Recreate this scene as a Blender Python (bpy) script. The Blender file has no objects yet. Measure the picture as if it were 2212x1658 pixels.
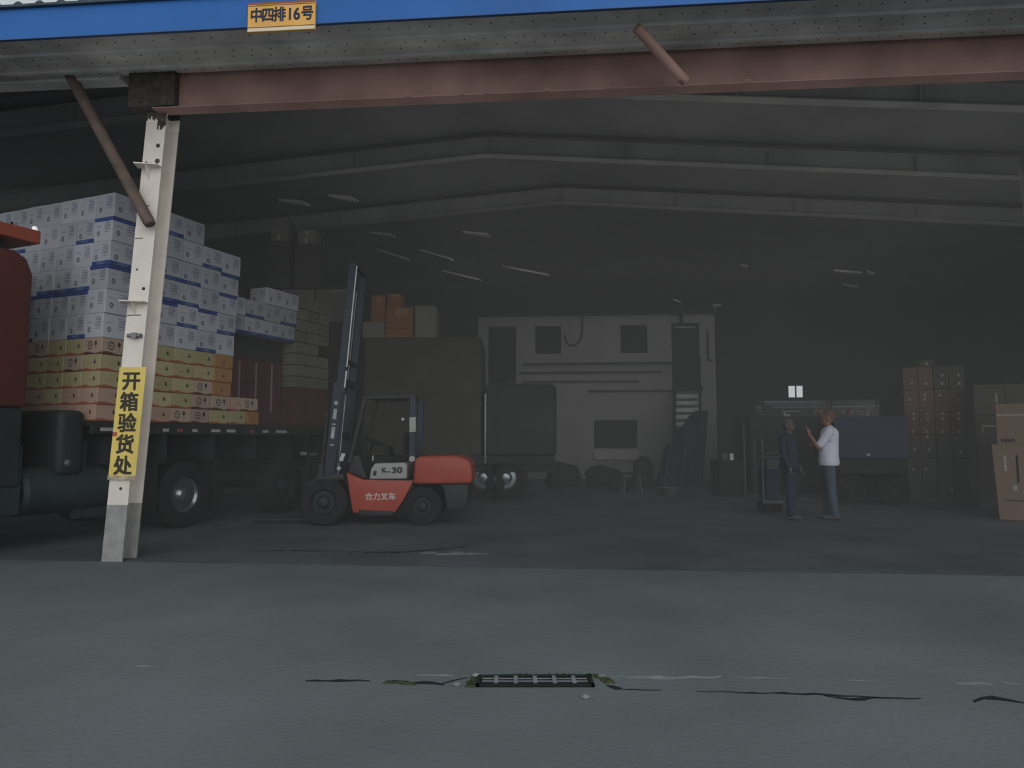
import bpy, bmesh, math, random
from mathutils import Vector, Matrix
random.seed(7)
sc = bpy.context.scene
COL = sc.collection
R = math.radians
# ---------------------------------------------------------------- camera
CAM_H, F, TILT = 1.32, 1500.0, 4.5
cd = bpy.data.cameras.new('camera'); cam = bpy.data.objects.new('camera', cd); COL.objects.link(cam)
cam.location = (0, 0, CAM_H); cam.rotation_euler = (R(90 + TILT), 0, 0)
cd.sensor_fit = 'HORIZONTAL'; cd.sensor_width = 36; cd.lens = F * 36 / 2212; cd.clip_end = 300
sc.camera = cam
# ---------------------------------------------------------------- world and light
w = bpy.data.worlds.new('overcast'); sc.world = w; w.use_nodes = True
bg = w.node_tree.nodes['Background']
bg.inputs[0].default_value = (0.86, 0.96, 1.0, 1); bg.inputs[1].default_value = 0.57
def area(name, loc, rot, sx, sy, power, col):
    l = bpy.data.lights.new(name, 'AREA'); l.shape = 'RECTANGLE'; l.size = sx; l.size_y = sy
    l.energy = power; l.color = col
    o = bpy.data.objects.new(name, l); COL.objects.link(o); o.location = loc; o.rotation_euler = rot
    return o
area('interior_fill_down', (4, 17, 6.6), (0, 0, 0), 12, 9, 45, (1, .97, .93))  # added fill for the dark interior, no fitting hangs here
area('roof_fill_up', (4.5, 12, 4.9), (R(180), 0, 0), 18, 11, 62, (1, .98, .95))  # added upward fill that brightens the roof underside, not a fitting
sd = bpy.data.lights.new('soft_sun_fill', 'SUN'); sd.energy = .98; sd.angle = R(60); sd.color = (1, .97, .93)  # sun lamp added as soft fill on upright faces under the overcast
so_ = bpy.data.objects.new('soft_sun_fill', sd); COL.objects.link(so_); so_.location = (3, -20, 12); so_.rotation_euler = (R(76), 0, R(14))
sc.view_settings.view_transform = 'Standard'; sc.view_settings.look = 'None'
sc.view_settings.exposure = 0.0; sc.view_settings.gamma = 1.0; sc.view_settings.use_curve_mapping = False
# ---------------------------------------------------------------- survey helpers (photograph pixel -> place in the yard)
CT, ST = math.cos(R(TILT)), math.sin(R(TILT))
def ray(u, v): return Vector((u - 1106, F*CT - (829 - v)*ST, F*ST + (829 - v)*CT))
def at(u, v, Y): r = ray(u, v); k = Y / r.y; return Vector((r.x*k, Y, CAM_H + r.z*k))
def gnd(u, v, z=0): r = ray(u, v); k = (z - CAM_H)/r.z; return Vector((r.x*k, r.y*k, z))
YAW = R(4.86)
U = Vector((math.cos(YAW), -math.sin(YAW), 0)); N = Vector((math.sin(YAW), math.cos(YAW), 0))
C0 = Vector((-4.31, 7.6, 0))
def W(s, n, z=0): return C0 + U*s + N*n + Vector((0, 0, z))
def hit(u, v, n):                                    # point on a plane parallel to the facade
    r = ray(u, v); o = Vector((0, 0, CAM_H)); k = ((C0 + N*n - o).dot(N)) / r.dot(N); p = o + r*k
    d = p - C0; return d.dot(U), p.z
# ---------------------------------------------------------------- materials
MATS = {}
def lin(c): return tuple(((x/255)/12.92 if x/255 <= .04045 else ((x/255+.055)/1.055)**2.4) for x in c)
def mat(name, col, rough=.7, metal=0, var=.15, scale=3.0, bump=.0, emit=None, bscale=40, spec=.3):
    if name in MATS: return MATS[name]
    m = bpy.data.materials.new(name); m.use_nodes = True; nt = m.node_tree; b = nt.nodes['Principled BSDF']
    b.inputs['Roughness'].default_value = rough; b.inputs['Metallic'].default_value = metal
    b.inputs['Specular IOR Level'].default_value = spec
    if var > 0:
        tc = nt.nodes.new('ShaderNodeTexCoord'); n = nt.nodes.new('ShaderNodeTexNoise'); n.inputs['Scale'].default_value = scale
        n.inputs['Detail'].default_value = 5; nt.links.new(tc.outputs['Object'], n.inputs['Vector'])
        mr = nt.nodes.new('ShaderNodeMapRange'); mr.inputs['From Min'].default_value = .3; mr.inputs['From Max'].default_value = .7
        mr.inputs['To Min'].default_value = 1-var; mr.inputs['To Max'].default_value = 1+var
        nt.links.new(n.outputs['Fac'], mr.inputs['Value'])
        vm = nt.nodes.new('ShaderNodeVectorMath'); vm.operation = 'SCALE'; vm.inputs[0].default_value = col
        nt.links.new(mr.outputs['Result'], vm.inputs['Scale']); nt.links.new(vm.outputs['Vector'], b.inputs['Base Color'])
    else: b.inputs['Base Color'].default_value = (*col, 1)
    if bump:
        tc = nt.nodes.new('ShaderNodeTexCoord'); n = nt.nodes.new('ShaderNodeTexNoise'); n.inputs['Scale'].default_value = bscale
        nt.links.new(tc.outputs['Object'], n.inputs['Vector'])
        bp = nt.nodes.new('ShaderNodeBump'); bp.inputs['Strength'].default_value = bump; bp.inputs['Distance'].default_value = .02
        nt.links.new(n.outputs['Fac'], bp.inputs['Height']); nt.links.new(bp.outputs['Normal'], b.inputs['Normal'])
    if emit: b.inputs['Emission Color'].default_value = (*emit[:3], 1); b.inputs['Emission Strength'].default_value = emit[3]
    MATS[name] = m; return m
class NB:                                            # small node-maths builder for printed cartons
    def __init__(s, name, rough=.75):
        s.m = bpy.data.materials.new(name); s.m.use_nodes = True; s.nt = s.m.node_tree; s.b = s.nt.nodes['Principled BSDF']
        s.b.inputs['Roughness'].default_value = rough; s.b.inputs['Specular IOR Level'].default_value = .2
        uv = s.nt.nodes.new('ShaderNodeUVMap'); sp = s.nt.nodes.new('ShaderNodeSeparateXYZ'); s.nt.links.new(uv.outputs[0], sp.inputs[0])
        s.u, s.v, s.uvo = sp.outputs[0], sp.outputs[1], uv.outputs[0]; MATS[name] = s.m
    def o(s, op, a, b=None):
        n = s.nt.nodes.new('ShaderNodeMath'); n.operation = op
        for i, x in enumerate((a, b)):
            if x is None: continue
            if isinstance(x, (int, float)): n.inputs[i].default_value = x
            else: s.nt.links.new(x, n.inputs[i])
        return n.outputs[0]
    def rng(s, x, a, b): return s.o('MULTIPLY', s.o('GREATER_THAN', x, a), s.o('LESS_THAN', x, b))
    def rect(s, u0, u1, v0, v1): return s.o('MULTIPLY', s.rng(s.u, u0, u1), s.rng(s.v, v0, v1))
    def disc(s, cu, cv, ru, rv):
        a = s.o('DIVIDE', s.o('SUBTRACT', s.u, cu), ru); b = s.o('DIVIDE', s.o('SUBTRACT', s.v, cv), rv)
        return s.o('LESS_THAN', s.o('ADD', s.o('MULTIPLY', a, a), s.o('MULTIPLY', b, b)), 1)
    def ring(s, cu, cv, ru, rv, k=.6): return s.o('SUBTRACT', s.disc(cu, cv, ru, rv), s.disc(cu, cv, ru*k, rv*k))
    def scrib(s, mask, nu=22, nv=14, thr=.5):        # broken rows that read as small print
        n = s.nt.nodes.new('ShaderNodeTexNoise'); n.inputs['Scale'].default_value = 1; n.inputs['Detail'].default_value = 0
        mp = s.nt.nodes.new('ShaderNodeMapping'); mp.inputs['Scale'].default_value = (nu*2, nv*2, 1)
        s.nt.links.new(s.uvo, mp.inputs[0]); s.nt.links.new(mp.outputs[0], n.inputs['Vector'])
        rows = s.o('GREATER_THAN', s.o('FRACT', s.o('MULTIPLY', s.v, nv)), .35)
        return s.o('MULTIPLY', s.o('MULTIPLY', mask, rows), s.o('GREATER_THAN', n.outputs['Fac'], thr))
    def done(s, base, layers):
        rgb = s.nt.nodes.new('ShaderNodeRGB'); rgb.outputs[0].default_value = (*base, 1); cur = rgb.outputs[0]
        for mask, col in layers:
            mx = s.nt.nodes.new('ShaderNodeMix'); mx.data_type = 'RGBA'
            s.nt.links.new(mask, mx.inputs[0]); s.nt.links.new(cur, mx.inputs[6]); mx.inputs[7].default_value = (*col, 1); cur = mx.outputs[2]
        oi = s.nt.nodes.new('ShaderNodeObjectInfo')
        hv = s.nt.nodes.new('ShaderNodeHueSaturation'); s.nt.links.new(cur, hv.inputs['Color'])
        s.nt.links.new(s.o('ADD', s.o('MULTIPLY', oi.outputs['Random'], .3), .85), hv.inputs['Value'])
        s.nt.links.new(hv.outputs[0], s.b.inputs['Base Color']); return s.m
# ---------------------------------------------------------------- mesh builder
class MB:
    def __init__(s): s.v = []; s.f = []
    def add(s, vs, fs):
        k = len(s.v); s.v += [tuple(x) for x in vs]; s.f += [tuple(i + k for i in f) for f in fs]; return s
    def hexa(s, p): return s.add(p, [(0,3,2,1),(4,5,6,7),(0,1,5,4),(1,2,6,5),(2,3,7,6),(3,0,4,7)])
    def box(s, a, b):
        x0,y0,z0 = a; x1,y1,z1 = b
        return s.hexa([(x0,y0,z0),(x1,y0,z0),(x1,y1,z0),(x0,y1,z0),(x0,y0,z1),(x1,y0,z1),(x1,y1,z1),(x0,y1,z1)])
    def obox(s, o, ax, ay, az):                       # oriented box: origin corner and three edges
        o, ax, ay, az = map(Vector, (o, ax, ay, az))
        return s.hexa([o, o+ax, o+ax+ay, o+ay, o+az, o+ax+az, o+ax+ay+az, o+ay+az])
    def prism(s, pts, off):                           # pts: polygon (3-D), off: extrusion vector
        off = Vector(off); n = len(pts); a = [Vector(p) for p in pts]; b = [p + off for p in a]
        return s.add(a + b, [tuple(range(n))[::-1], tuple(range(n, 2*n))] + [(i, (i+1) % n, (i+1) % n + n, i + n) for i in range(n)])
    def tube(s, a, b, r, r2=None, seg=12):
        a, b = Vector(a), Vector(b); r2 = r if r2 is None else r2
        d = (b - a).normalized(); x = d.orthogonal().normalized(); y = d.cross(x)
        vs = [a + (x*math.cos(t) + y*math.sin(t))*r for t in [i*math.tau/seg for i in range(seg)]]
        vs += [b + (x*math.cos(t) + y*math.sin(t))*r2 for t in [i*math.tau/seg for i in range(seg)]]
        return s.add(vs, [tuple(range(seg))[::-1], tuple(range(seg, 2*seg))] + [(i, (i+1) % seg, (i+1) % seg + seg, i + seg) for i in range(seg)])
    def path(s, pts, r, seg=8):
        for a, b in zip(pts, pts[1:]): s.tube(a, b, r, seg=seg)
        return s
    def lathe(s, c, axis, prof, seg=28):              # prof: (radius, height along axis)
        c, ax = Vector(c), Vector(axis).normalized(); x = ax.orthogonal().normalized(); y = ax.cross(x); vs = []; fs = []
        for r, h in prof:
            for i in range(seg):
                t = i*math.tau/seg; vs.append(c + ax*h + (x*math.cos(t) + y*math.sin(t))*max(r, 1e-4))
        for j in range(len(prof)-1):
            for i in range(seg): fs.append((j*seg+i, j*seg+(i+1) % seg, (j+1)*seg+(i+1) % seg, (j+1)*seg+i))
        return s.add(vs, fs)
    def build(s, name, m, parent=None, bevel=0, smooth=False, seg=2):
        me = bpy.data.meshes.new(name); me.from_pydata(s.v, [], s.f); me.update()
        bm = bmesh.new(); bm.from_mesh(me); bmesh.ops.recalc_face_normals(bm, faces=bm.faces)
        if bevel: bmesh.ops.bevel(bm, geom=[e for e in bm.edges if e.is_manifold and e.calc_face_angle(0) > .5], offset=bevel, segments=seg, profile=.5, affect='EDGES', clamp_overlap=True)
        bm.to_mesh(me); bm.free()
        if m: me.materials.append(m)
        if smooth:
            me.polygons.foreach_set('use_smooth', [True]*len(me.polygons)); me.set_sharp_from_angle(angle=R(35))
        o = bpy.data.objects.new(name, me); COL.objects.link(o)
        if parent: o.parent = parent
        return o
def empty(name, loc=(0,0,0), rz=0):
    o = bpy.data.objects.new(name, None); o.empty_display_size = .1; COL.objects.link(o); o.location = loc; o.rotation_euler = (0, 0, rz); return o
def tag(o, label=None, cat=None, group=None, kind=None):
    if label: o['label'] = label
    if cat: o['category'] = cat
    if group: o['group'] = group
    if kind: o['kind'] = kind
    return o
def struct(o): o['kind'] = 'structure'; return o
ORD = ['topmost','second','third','fourth','fifth','sixth','seventh','eighth','ninth','tenth','eleventh','twelfth']
def textmesh(body, size, m, parent, M, depth=.002, bold=0, name='lettering', label=None, xs=1):
    c = bpy.data.curves.new(name, 'FONT'); c.body = body; c.size = size; c.extrude = depth; c.offset = 0
    c.align_x = 'CENTER'; c.align_y = 'CENTER'; c.resolution_u = 3
    t = bpy.data.objects.new(name, c); COL.objects.link(t)
    dg = bpy.context.evaluated_depsgraph_get(); me = bpy.data.meshes.new_from_object(t.evaluated_get(dg))
    bpy.data.objects.remove(t)
    if bold:
        bm = bmesh.new()
        for k, (dx, dy) in enumerate(((-1,-1),(1,-1),(-1,1),(1,1),(0,0))):
            m2 = me.copy(); m2.transform(Matrix.Translation((dx*bold, dy*bold, -k*depth*.15))); bm.from_mesh(m2); bpy.data.meshes.remove(m2)
        me = bpy.data.meshes.new(name); bm.to_mesh(me); bm.free()
    me.transform(Matrix.Scale(xs, 4, (1,0,0))); me.transform(M); me.materials.clear(); me.materials.append(m); me.name = name
    o = bpy.data.objects.new(name, me); COL.objects.link(o)
    if parent: o.parent = parent
    if label: o['label'] = label
    return o
def frame(o, x, y):                                   # matrix with local x, y axes at o
    x = Vector(x).normalized(); y = Vector(y); y = (y - x*y.dot(x)).normalized(); z = x.cross(y)
    M = Matrix((x, y, z)).transposed().to_4x4(); M.translation = Vector(o); return M

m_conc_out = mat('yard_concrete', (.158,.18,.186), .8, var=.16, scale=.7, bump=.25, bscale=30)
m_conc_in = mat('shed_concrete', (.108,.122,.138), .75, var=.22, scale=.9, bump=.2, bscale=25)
m_pale_conc = mat('pale_concrete', (.25,.26,.26), .85, var=.3, scale=6)
m_crack = mat('crack_dark', (.02,.024,.022), .95, var=0)
m_moss = mat('moss', (.06,.07,.035), 1, var=.4, scale=30, bump=.6)
m_blue = mat('blue_fascia', (.032,.145,.45), .5, var=.1, scale=1.2)
m_soffit = mat('soffit_sheet', (.5,.5,.485), .6, var=.25, scale=2)
m_red_beam = mat('red_oxide_beam', (.33,.2,.175), .7, var=.3, scale=1.3)
m_rafter = mat('rafter_grey', (.46,.455,.45), .7, var=.15, scale=1)
m_roof = mat('roof_sheet', (.33,.33,.335), .8, var=.15, scale=.6)
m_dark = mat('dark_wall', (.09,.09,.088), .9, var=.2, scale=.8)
m_col = mat('cream_column_paint', (.84,.76,.7), .6, var=.08, scale=4)
m_colgrey = mat('grey_column_paint', (.36,.35,.34), .7, var=.2, scale=8)
m_rust_shade = mat('rust_shade', (.07,.06,.055), .9, var=.4, scale=20)  # rust tone, kept neutral dark to paint shade at the column top too
m_brace = mat('brown_brace_pipe', (.14,.1,.085), .7, var=.3, scale=6)
m_steel = mat('dull_steel', (.3,.3,.3), .45, .6, var=.1)
m_black = mat('black_rubber', (.018,.019,.02), .85, var=.2, scale=8)
m_chassis = mat('chassis_black', (.022,.03,.03), .6, var=.2)
m_glassd = mat('dark_glass', (.02,.025,.03), .15, var=0, spec=.6)
m_white = mat('white_paint', (.62,.62,.62), .5, var=.05)
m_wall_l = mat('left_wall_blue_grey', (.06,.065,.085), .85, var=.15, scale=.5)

# ================================================================ ground
def flat(name, pts, z0, z1, m, parent=None): return MB().prism([(p[0], p[1], z0) for p in pts], (0, 0, z1 - z0)).build(name, m, parent)
JN = -.02
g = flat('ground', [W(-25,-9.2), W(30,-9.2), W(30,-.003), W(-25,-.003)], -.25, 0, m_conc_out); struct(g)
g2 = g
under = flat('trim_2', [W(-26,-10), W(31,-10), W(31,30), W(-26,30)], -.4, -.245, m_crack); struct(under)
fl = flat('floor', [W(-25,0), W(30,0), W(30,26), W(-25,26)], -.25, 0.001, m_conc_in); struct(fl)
back_yard = flat('trim_3', [W(-25,-24), W(30,-24), W(30,-9.2), W(-25,-9.2)], -.25, 0, m_conc_out); struct(back_yard)

def ribbon(pts, wid, m, name, parent, z=.0015, h=.002):
    b = MB()
    n = len(pts)
    P = [gnd(*p) for p in pts]
    rr = random.Random(len(pts)*7+int(pts[0][0]))
    fine = []
    for a, c in zip(P, P[1:]):
        k = max(2, int((c-a).length/.05))
        fine += [a.lerp(c, i/k) for i in range(k)]
    fine.append(P[-1]); L = len(fine)
    top = []; bot = []
    for i, p in enumerate(fine):
        t = i/(L-1); ww = wid*(.35 + .65*math.sin(math.pi*min(1, t*1.02)))*rr.uniform(.35, 1.25); j = rr.uniform(-.3, .3)*wid
        top.append(p + Vector((0, ww*.5 + j, z))); bot.append(p + Vector((0, -ww*.5 + j, z)))
    for i in range(L-1):
        b.hexa([bot[i], bot[i+1], top[i+1], top[i], bot[i]+Vector((0,0,h)), bot[i+1]+Vector((0,0,h)), top[i+1]+Vector((0,0,h)), top[i]+Vector((0,0,h))])
    return b.build(name, m, parent)
for pts, wd in [([(1505,1493),(1650,1497),(1760,1499),(1900,1507),(1990,1509)], .022), ([(1780,1502),(1840,1510),(1905,1508)], .035),
                ([(2100,1513),(2150,1507),(2212,1517)], .05), ([(660,1470),(730,1471),(800,1470)], .03),
                ([(828,1473),(870,1473),(960,1478)], .05), ([(950,1478),(1010,1463)], .02), ([(1310,1480),(1345,1489)], .05),
                ([(1345,1489),(1430,1491)], .012)]:
    ribbon(pts, wd, m_crack, 'crack', g2, z=.001)
for pts, wd in [([(530,1190),(610,1189),(740,1190)], .05), ([(745,1192),(870,1193),(945,1186),(1012,1180)], .1)]:
    ribbon(pts, wd, m_crack, 'crack', g2, z=.001)
ribbon([(905,1194),(980,1196),(1055,1197)], .2, m_pale_conc, 'patch', g2, z=.001)
for pts, wd in [([(1318,1462),(1430,1463),(1560,1462)], .05), ([(1590,1463),(1700,1466)], .03), ([(1820,1468),(1900,1471)], .025), ([(2060,1474),(2140,1476)], .05), ([(2165,1476),(2212,1477)], .05),
                ([(290,1438),(350,1440)], .03), ([(900,1458),(960,1459),(1010,1462)], .03)]:
    ribbon(pts, wd, m_pale_conc, 'patch', g2, z=.001)
# drain cover with bars
P0, P1 = gnd(1028, 1484), gnd(1285, 1484); wdr = P1.x - P0.x; P2 = gnd(1040, 1461)
dr = empty('drain_cover', (P0.x, P0.y, 0)); tag(dr, 'long steel drain grating with a mossy rim in the yard concrete', 'drain cover')
dd = P2.y - P0.y
b = MB(); b.box((0,0,.001), (wdr,.03,.012)); b.box((0,dd-.02,.001),(wdr,dd,.012)); b.box((0,0,.001),(.02,dd,.012)); b.box((wdr-.02,0,.001),(wdr,dd,.012))
b.build('rim', m_crack, dr, bevel=.002)
MB().box((.02,.03,.0008),(wdr-.02,dd-.02,.003)).build('pit', m_crack, dr)
mbar = mat('worn_bar_steel', (.32,.35,.37), .4, .3, var=.2, scale=10)
nb = 3
for i in range(nb):
    y = dd*.42 + (dd*.5)*i/(nb-1)
    MB().box((.03, y, .005), (wdr-.03, y+.008, .010)).build('bar', mbar, dr)
for k in range(1, 6): MB().box((wdr*k/6-.01, .03, .006), (wdr*k/6+.012, dd-.02, .013)).build('cross_bar', mbar, dr)
def moss(pts, wd, cnt):
    bm = MB(); P = [gnd(*p) for p in pts]
    for i in range(cnt):
        k = random.random()*(len(P)-1); a = int(k); p = P[a].lerp(P[a+1], k-a)
        r = random.uniform(.3, 1)*wd; c = p + Vector((random.uniform(-wd, wd), random.uniform(-wd, wd)*.6, 0))
        bm.lathe((c.x, c.y, .0), (0,0,1), [(r,.001),(r*.7,.006),(r*.2,.01)], seg=6)
    return bm
mo = moss([(1015,1482),(1030,1463),(1130,1459),(1290,1459),(1320,1475)], .02, 320).build('moss_patch', m_moss)
tag(mo, 'dark green moss growing round the drain grating', 'moss', kind='stuff')
mo = moss([(835,1474),(870,1474),(890,1478)], .018, 60).build('moss_patch', m_moss); tag(mo, 'moss in the joint left of the drain grating', 'moss', kind='stuff')
for u, v in [(1028,1461),(1300,1462),(987,1480),(1265,1507)]:
    p = gnd(u, v); o = MB().lathe(p, (0,0,1), [(.02,0),(.025,.008),(.012,.018),(0,.02)], seg=7).build('stone', m_pale_conc)
    tag(o, {1028:'pale chip of concrete at the left end of the drain grating', 1300:'pale chip of concrete at the right end of the drain grating', 987:'small pale pebble just left of the drain grating', 1265:'small pale pebble in front of the drain grating'}[u], 'stone')

# ================================================================ shell
RAF = [(4.56,1.67),(7.69,3.10),(10.93,4.63),(14.1,6.1),(17.3,7.6),(20.4,9.1)]
SL, ZP, RH = .078, 7.6, .36
SLEFT, SRIGHT, NB_ = -10.5, 19.0, 20.6
def roofz(s, sp): return ZP + RH + .16 - SL*abs(s - sp)
# roof sheet
b = MB()
sec = [(4.3,1.54)] + RAF
rows = []
for n, sp in sec: rows.append([W(SLEFT, n, roofz(SLEFT, sp)), W(sp, n, roofz(sp, sp)), W(SRIGHT, n, roofz(SRIGHT, sp))])
for A, B in zip(rows, rows[1:]):
    for i in range(2):
        q = [A[i], A[i+1], B[i+1], B[i]]; b.prism(q, (0,0,.06))
E0 = 5.46
q0 = [W(SLEFT,-.1,E0), W(1.54,-.1,E0), W(SRIGHT,-.1,E0)]
for i in range(2):
    for tri in ([q0[i], q0[i+1], rows[0][i+1]], [q0[i], rows[0][i+1], rows[0][i]]): b.prism(tri, (0,0,.06))
ceil = struct(b.build('ceiling', m_roof))
for n, sp in RAF[:3]:
    b = MB()
    for sgn, se in ((-1, SLEFT), (1, SRIGHT)):
        # tapered I-beam: web and flanges
        for (dn0, dn1, za, zb) in ((-.01,.01,0,RH), (-.11,.11,-.014,.006), (-.11,.11,RH-.006,RH+.012)):
            ex = .16 if se == SRIGHT else .08
            pa = W(sp, n+dn0, ZP+za); 
            zc = ZP + za - SL*abs(se-sp)
            b.hexa([W(sp,n+dn0,ZP+za), W(se,n+dn0,ZP-SL*abs(se-sp)+za), W(se,n+dn1,ZP-SL*abs(se-sp)+za), W(sp,n+dn1,ZP+za),
                    W(sp,n+dn0,ZP+zb), W(se,n+dn0,ZP-SL*abs(se-sp)+zb), W(se,n+dn1,ZP-SL*abs(se-sp)+zb), W(sp,n+dn1,ZP+zb)])
    r = b.build('rafter', m_rafter, ceil)
    for k in range(-3, 6):
        s = sp + k*3.0 + .1
        if SLEFT < s < SRIGHT:
            z = ZP - SL*abs(s-sp)
            MB().hexa([W(s-.012,n-.11,z), W(s+.012,n-.11,z), W(s+.012,n+.11,z), W(s-.012,n+.11,z), W(s-.012,n-.11,z+RH), W(s+.012,n-.11,z+RH), W(s+.012,n+.11,z+RH), W(s-.012,n+.11,z+RH)]).build('stiffener', m_rafter, r)
# left wall, back wall with window and doorway
def wallbox(name, s0, s1, n0, n1, z0, z1, m, parent=None):
    b = MB().hexa([W(s0,n0,z0), W(s1,n0,z0), W(s1,n1,z0), W(s0,n1,z0), W(s0,n0,z1), W(s1,n0,z1), W(s1,n1,z1), W(s0,n1,z1)])
    return b.build(name, m, parent)
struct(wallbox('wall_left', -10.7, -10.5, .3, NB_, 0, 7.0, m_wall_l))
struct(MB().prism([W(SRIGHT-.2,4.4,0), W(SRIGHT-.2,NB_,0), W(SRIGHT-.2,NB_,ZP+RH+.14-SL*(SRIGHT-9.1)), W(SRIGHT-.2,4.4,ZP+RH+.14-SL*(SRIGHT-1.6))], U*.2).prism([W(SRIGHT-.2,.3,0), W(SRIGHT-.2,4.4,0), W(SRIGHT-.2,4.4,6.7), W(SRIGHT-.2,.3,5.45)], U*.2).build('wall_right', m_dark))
(ws0, wz1), (ws1, wz0) = hit(1703,833,20.4), hit(1735,858,20.4)
(ds0, dz1), (ds1, _) = hit(1632,864,20.4), hit(1902,868,20.4)
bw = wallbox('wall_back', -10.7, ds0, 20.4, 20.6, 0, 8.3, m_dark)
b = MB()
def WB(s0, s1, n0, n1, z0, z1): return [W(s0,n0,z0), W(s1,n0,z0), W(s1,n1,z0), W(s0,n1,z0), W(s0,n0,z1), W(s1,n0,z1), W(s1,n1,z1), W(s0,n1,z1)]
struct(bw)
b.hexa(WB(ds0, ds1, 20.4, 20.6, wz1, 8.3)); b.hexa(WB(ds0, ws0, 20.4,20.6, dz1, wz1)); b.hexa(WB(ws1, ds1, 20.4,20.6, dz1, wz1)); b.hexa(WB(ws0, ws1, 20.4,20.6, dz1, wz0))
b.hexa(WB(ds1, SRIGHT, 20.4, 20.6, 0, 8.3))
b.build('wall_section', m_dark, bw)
win = struct(MB().hexa(WB(ws0-.03, ws1+.03, 20.36, 20.4, wz0-.04, wz0)).hexa(WB(ws0-.03, ws1+.03, 20.36, 20.4, wz1, wz1+.03)).hexa(WB((ws0+ws1)/2-.02, (ws0+ws1)/2+.02, 20.38, 20.44, wz0, wz1)).build('window_1', m_chassis))
m_pane = mat('daylit_pane', (.8,.82,.85), .4, var=0, emit=(.93,.97,1,.78))
for a, c in ((ws0, (ws0+ws1)/2-.02), ((ws0+ws1)/2+.02, ws1)):
    MB().hexa(WB(a, c, 20.45, 20.46, wz0, wz1)).build('pane', m_pane, win)
# beyond the doorway: open yard wall, stacked rails, striped boards
struct(wallbox('wall_far_yard', ds0-3, ds1+3, 24.4, 24.6, 0, 3.1, m_dark))
struct(flat('trim_4', [W(-25,26), W(30,26), W(30,34), W(-25,34)], -.25, 0, m_conc_in))
def railset(name, u0, u1, v, th, n, m, label, cat='rail'):
    s0, z = hit(u0, v, n); s1, _ = hit(u1, v, n); s2, z2 = hit(u0, v+th, n); h = abs(z-z2)
    o = MB().hexa(WB(s0, s1, n, n+.1, z-h, z)).build(name, m); tag(o, label, cat); return o
rk = empty('steel_rack', W(ds0+.3, 21.6)); rk.rotation_euler.z = -YAW
tag(rk, 'long grey steel rack of pale beams seen through the far doorway', 'rack')
def loc(s, n, z): return (s-ds0-.3, n-21.6, z)
def rkpart(nm, u0, u1, v0, v1, n, m, d=.08):
    s0, z1 = hit(u0, v0, n); s1, z0 = hit(u1, v1, n)
    a, c = loc(s0, n, min(z0,z1)), loc(s1, n+d, max(z0,z1)); return MB().box(a, c).build(nm, m, rk)
m_railp = mat('pale_rail', (.9,.9,.9), .5, .0, var=.2, scale=3); m_railg = mat('grey_rail', (.5,.5,.51), .6, var=.3, scale=6)
rkpart('beam', 1652, 1783, 866, 868.5, 21.6, m_railp); rkpart('beam', 1655, 1783, 871, 874, 21.6, m_railg)
rkpart('tread', 1672, 1785, 876, 881, 21.7, m_railg); rkpart('beam', 1632, 1645, 875, 882, 21.6, m_railg); rkpart('foot_plate', 1630, 1646, 887, 888.5, 21.6, m_railp)
rkpart('beam', 1690, 1728, 887, 889, 21.6, m_railp); rkpart('beam', 1800, 1900, 876, 879, 21.6, m_railp); rkpart('beam', 1800, 1895, 867, 868, 21.6, m_railg)
for u in (1634, 1700, 1784, 1797, 1895): rkpart('post', u, u+3, 864, 1024, 21.9, m_chassis)
# striped barrier
m_redb = mat('barrier_red', (.85,.25,.3), .5, var=.1); m_whb = mat('barrier_white', (.92,.9,.92), .5, var=.1)
def barrier(u0, u1, v0, v1, label, n=21.3, nst=5):
    s0, z1 = hit(u0, v0, n); s1, z0 = hit(u1, v1, n); e = empty('barrier_board', W(s0, n, 0)); e.rotation_euler.z = -YAW; tag(e, label, 'barrier')
    L = s1 - s0; MB().box((0,0,z0),(L,.03,z1)).build('board', m_whb, e)
    h = z1 - z0
    for i in range(nst):
        x = L*(i+.15)/nst; ww = L/nst*.45
        MB().prism([(x,-.006,z0),(x+ww,-.006,z0),(min(L,x+ww+h*.6),-.006,z1),(min(L-.001,x+h*.6),-.006,z1)], (0,.005,0)).build('stripe', m_redb, e)
    for x in (.05*L, .9*L): MB().box((x,.032,.0),(x+.04,.07,z1-.02)).build('post', m_chassis, e)
barrier(1761, 1784, 883, 893, 'red and white striped board left of the standing man, in the far doorway', nst=2)
barrier(1818, 1844, 884, 895, 'faded red and white board behind the blue truck box, in the far doorway', nst=1)
barrier(1873, 1896, 883, 898, 'red and white striped arrow board at the right end of the far doorway', nst=2)
s0, z = hit(1845, 886, 21.2); s1, z1 = hit(1873, 892, 21.2)
pl = MB().tube(W(s0, 21.2, z), W(s1, 21.2, z1), .02).tube(W(s1,21.22,0), W(s1,21.22,z1), .025).build('sloping_bar', m_whb); tag(pl, 'thin white sloping bar between the striped boards in the far doorway', 'bar')

# right-hand light column and far columns
def hcol(name, base, top, bw_, dp, m, parent=None, ang=-YAW):
    ax = Vector((math.cos(ang), math.sin(ang), 0)); ay = Vector((-math.sin(ang), math.cos(ang), 0)); base = Vector(base); up = Vector(top) - base
    b = MB(); t = .012
    b.obox(base - ax*bw_/2, ax*bw_, ay*t, up); b.obox(base - ax*bw_/2 + ay*(dp-t), ax*bw_, ay*t, up); b.obox(base - ax*.004 + ay*t, ax*.008, ay*(dp-2*t), up)
    return b.build(name, m, parent)
cr = hcol('steel_column', (10.42,13,0), (10.1,13,6.9), .3, .3, m_rafter); tag(cr, 'grey steel column at the right edge beside the cartons', 'column')

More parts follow.
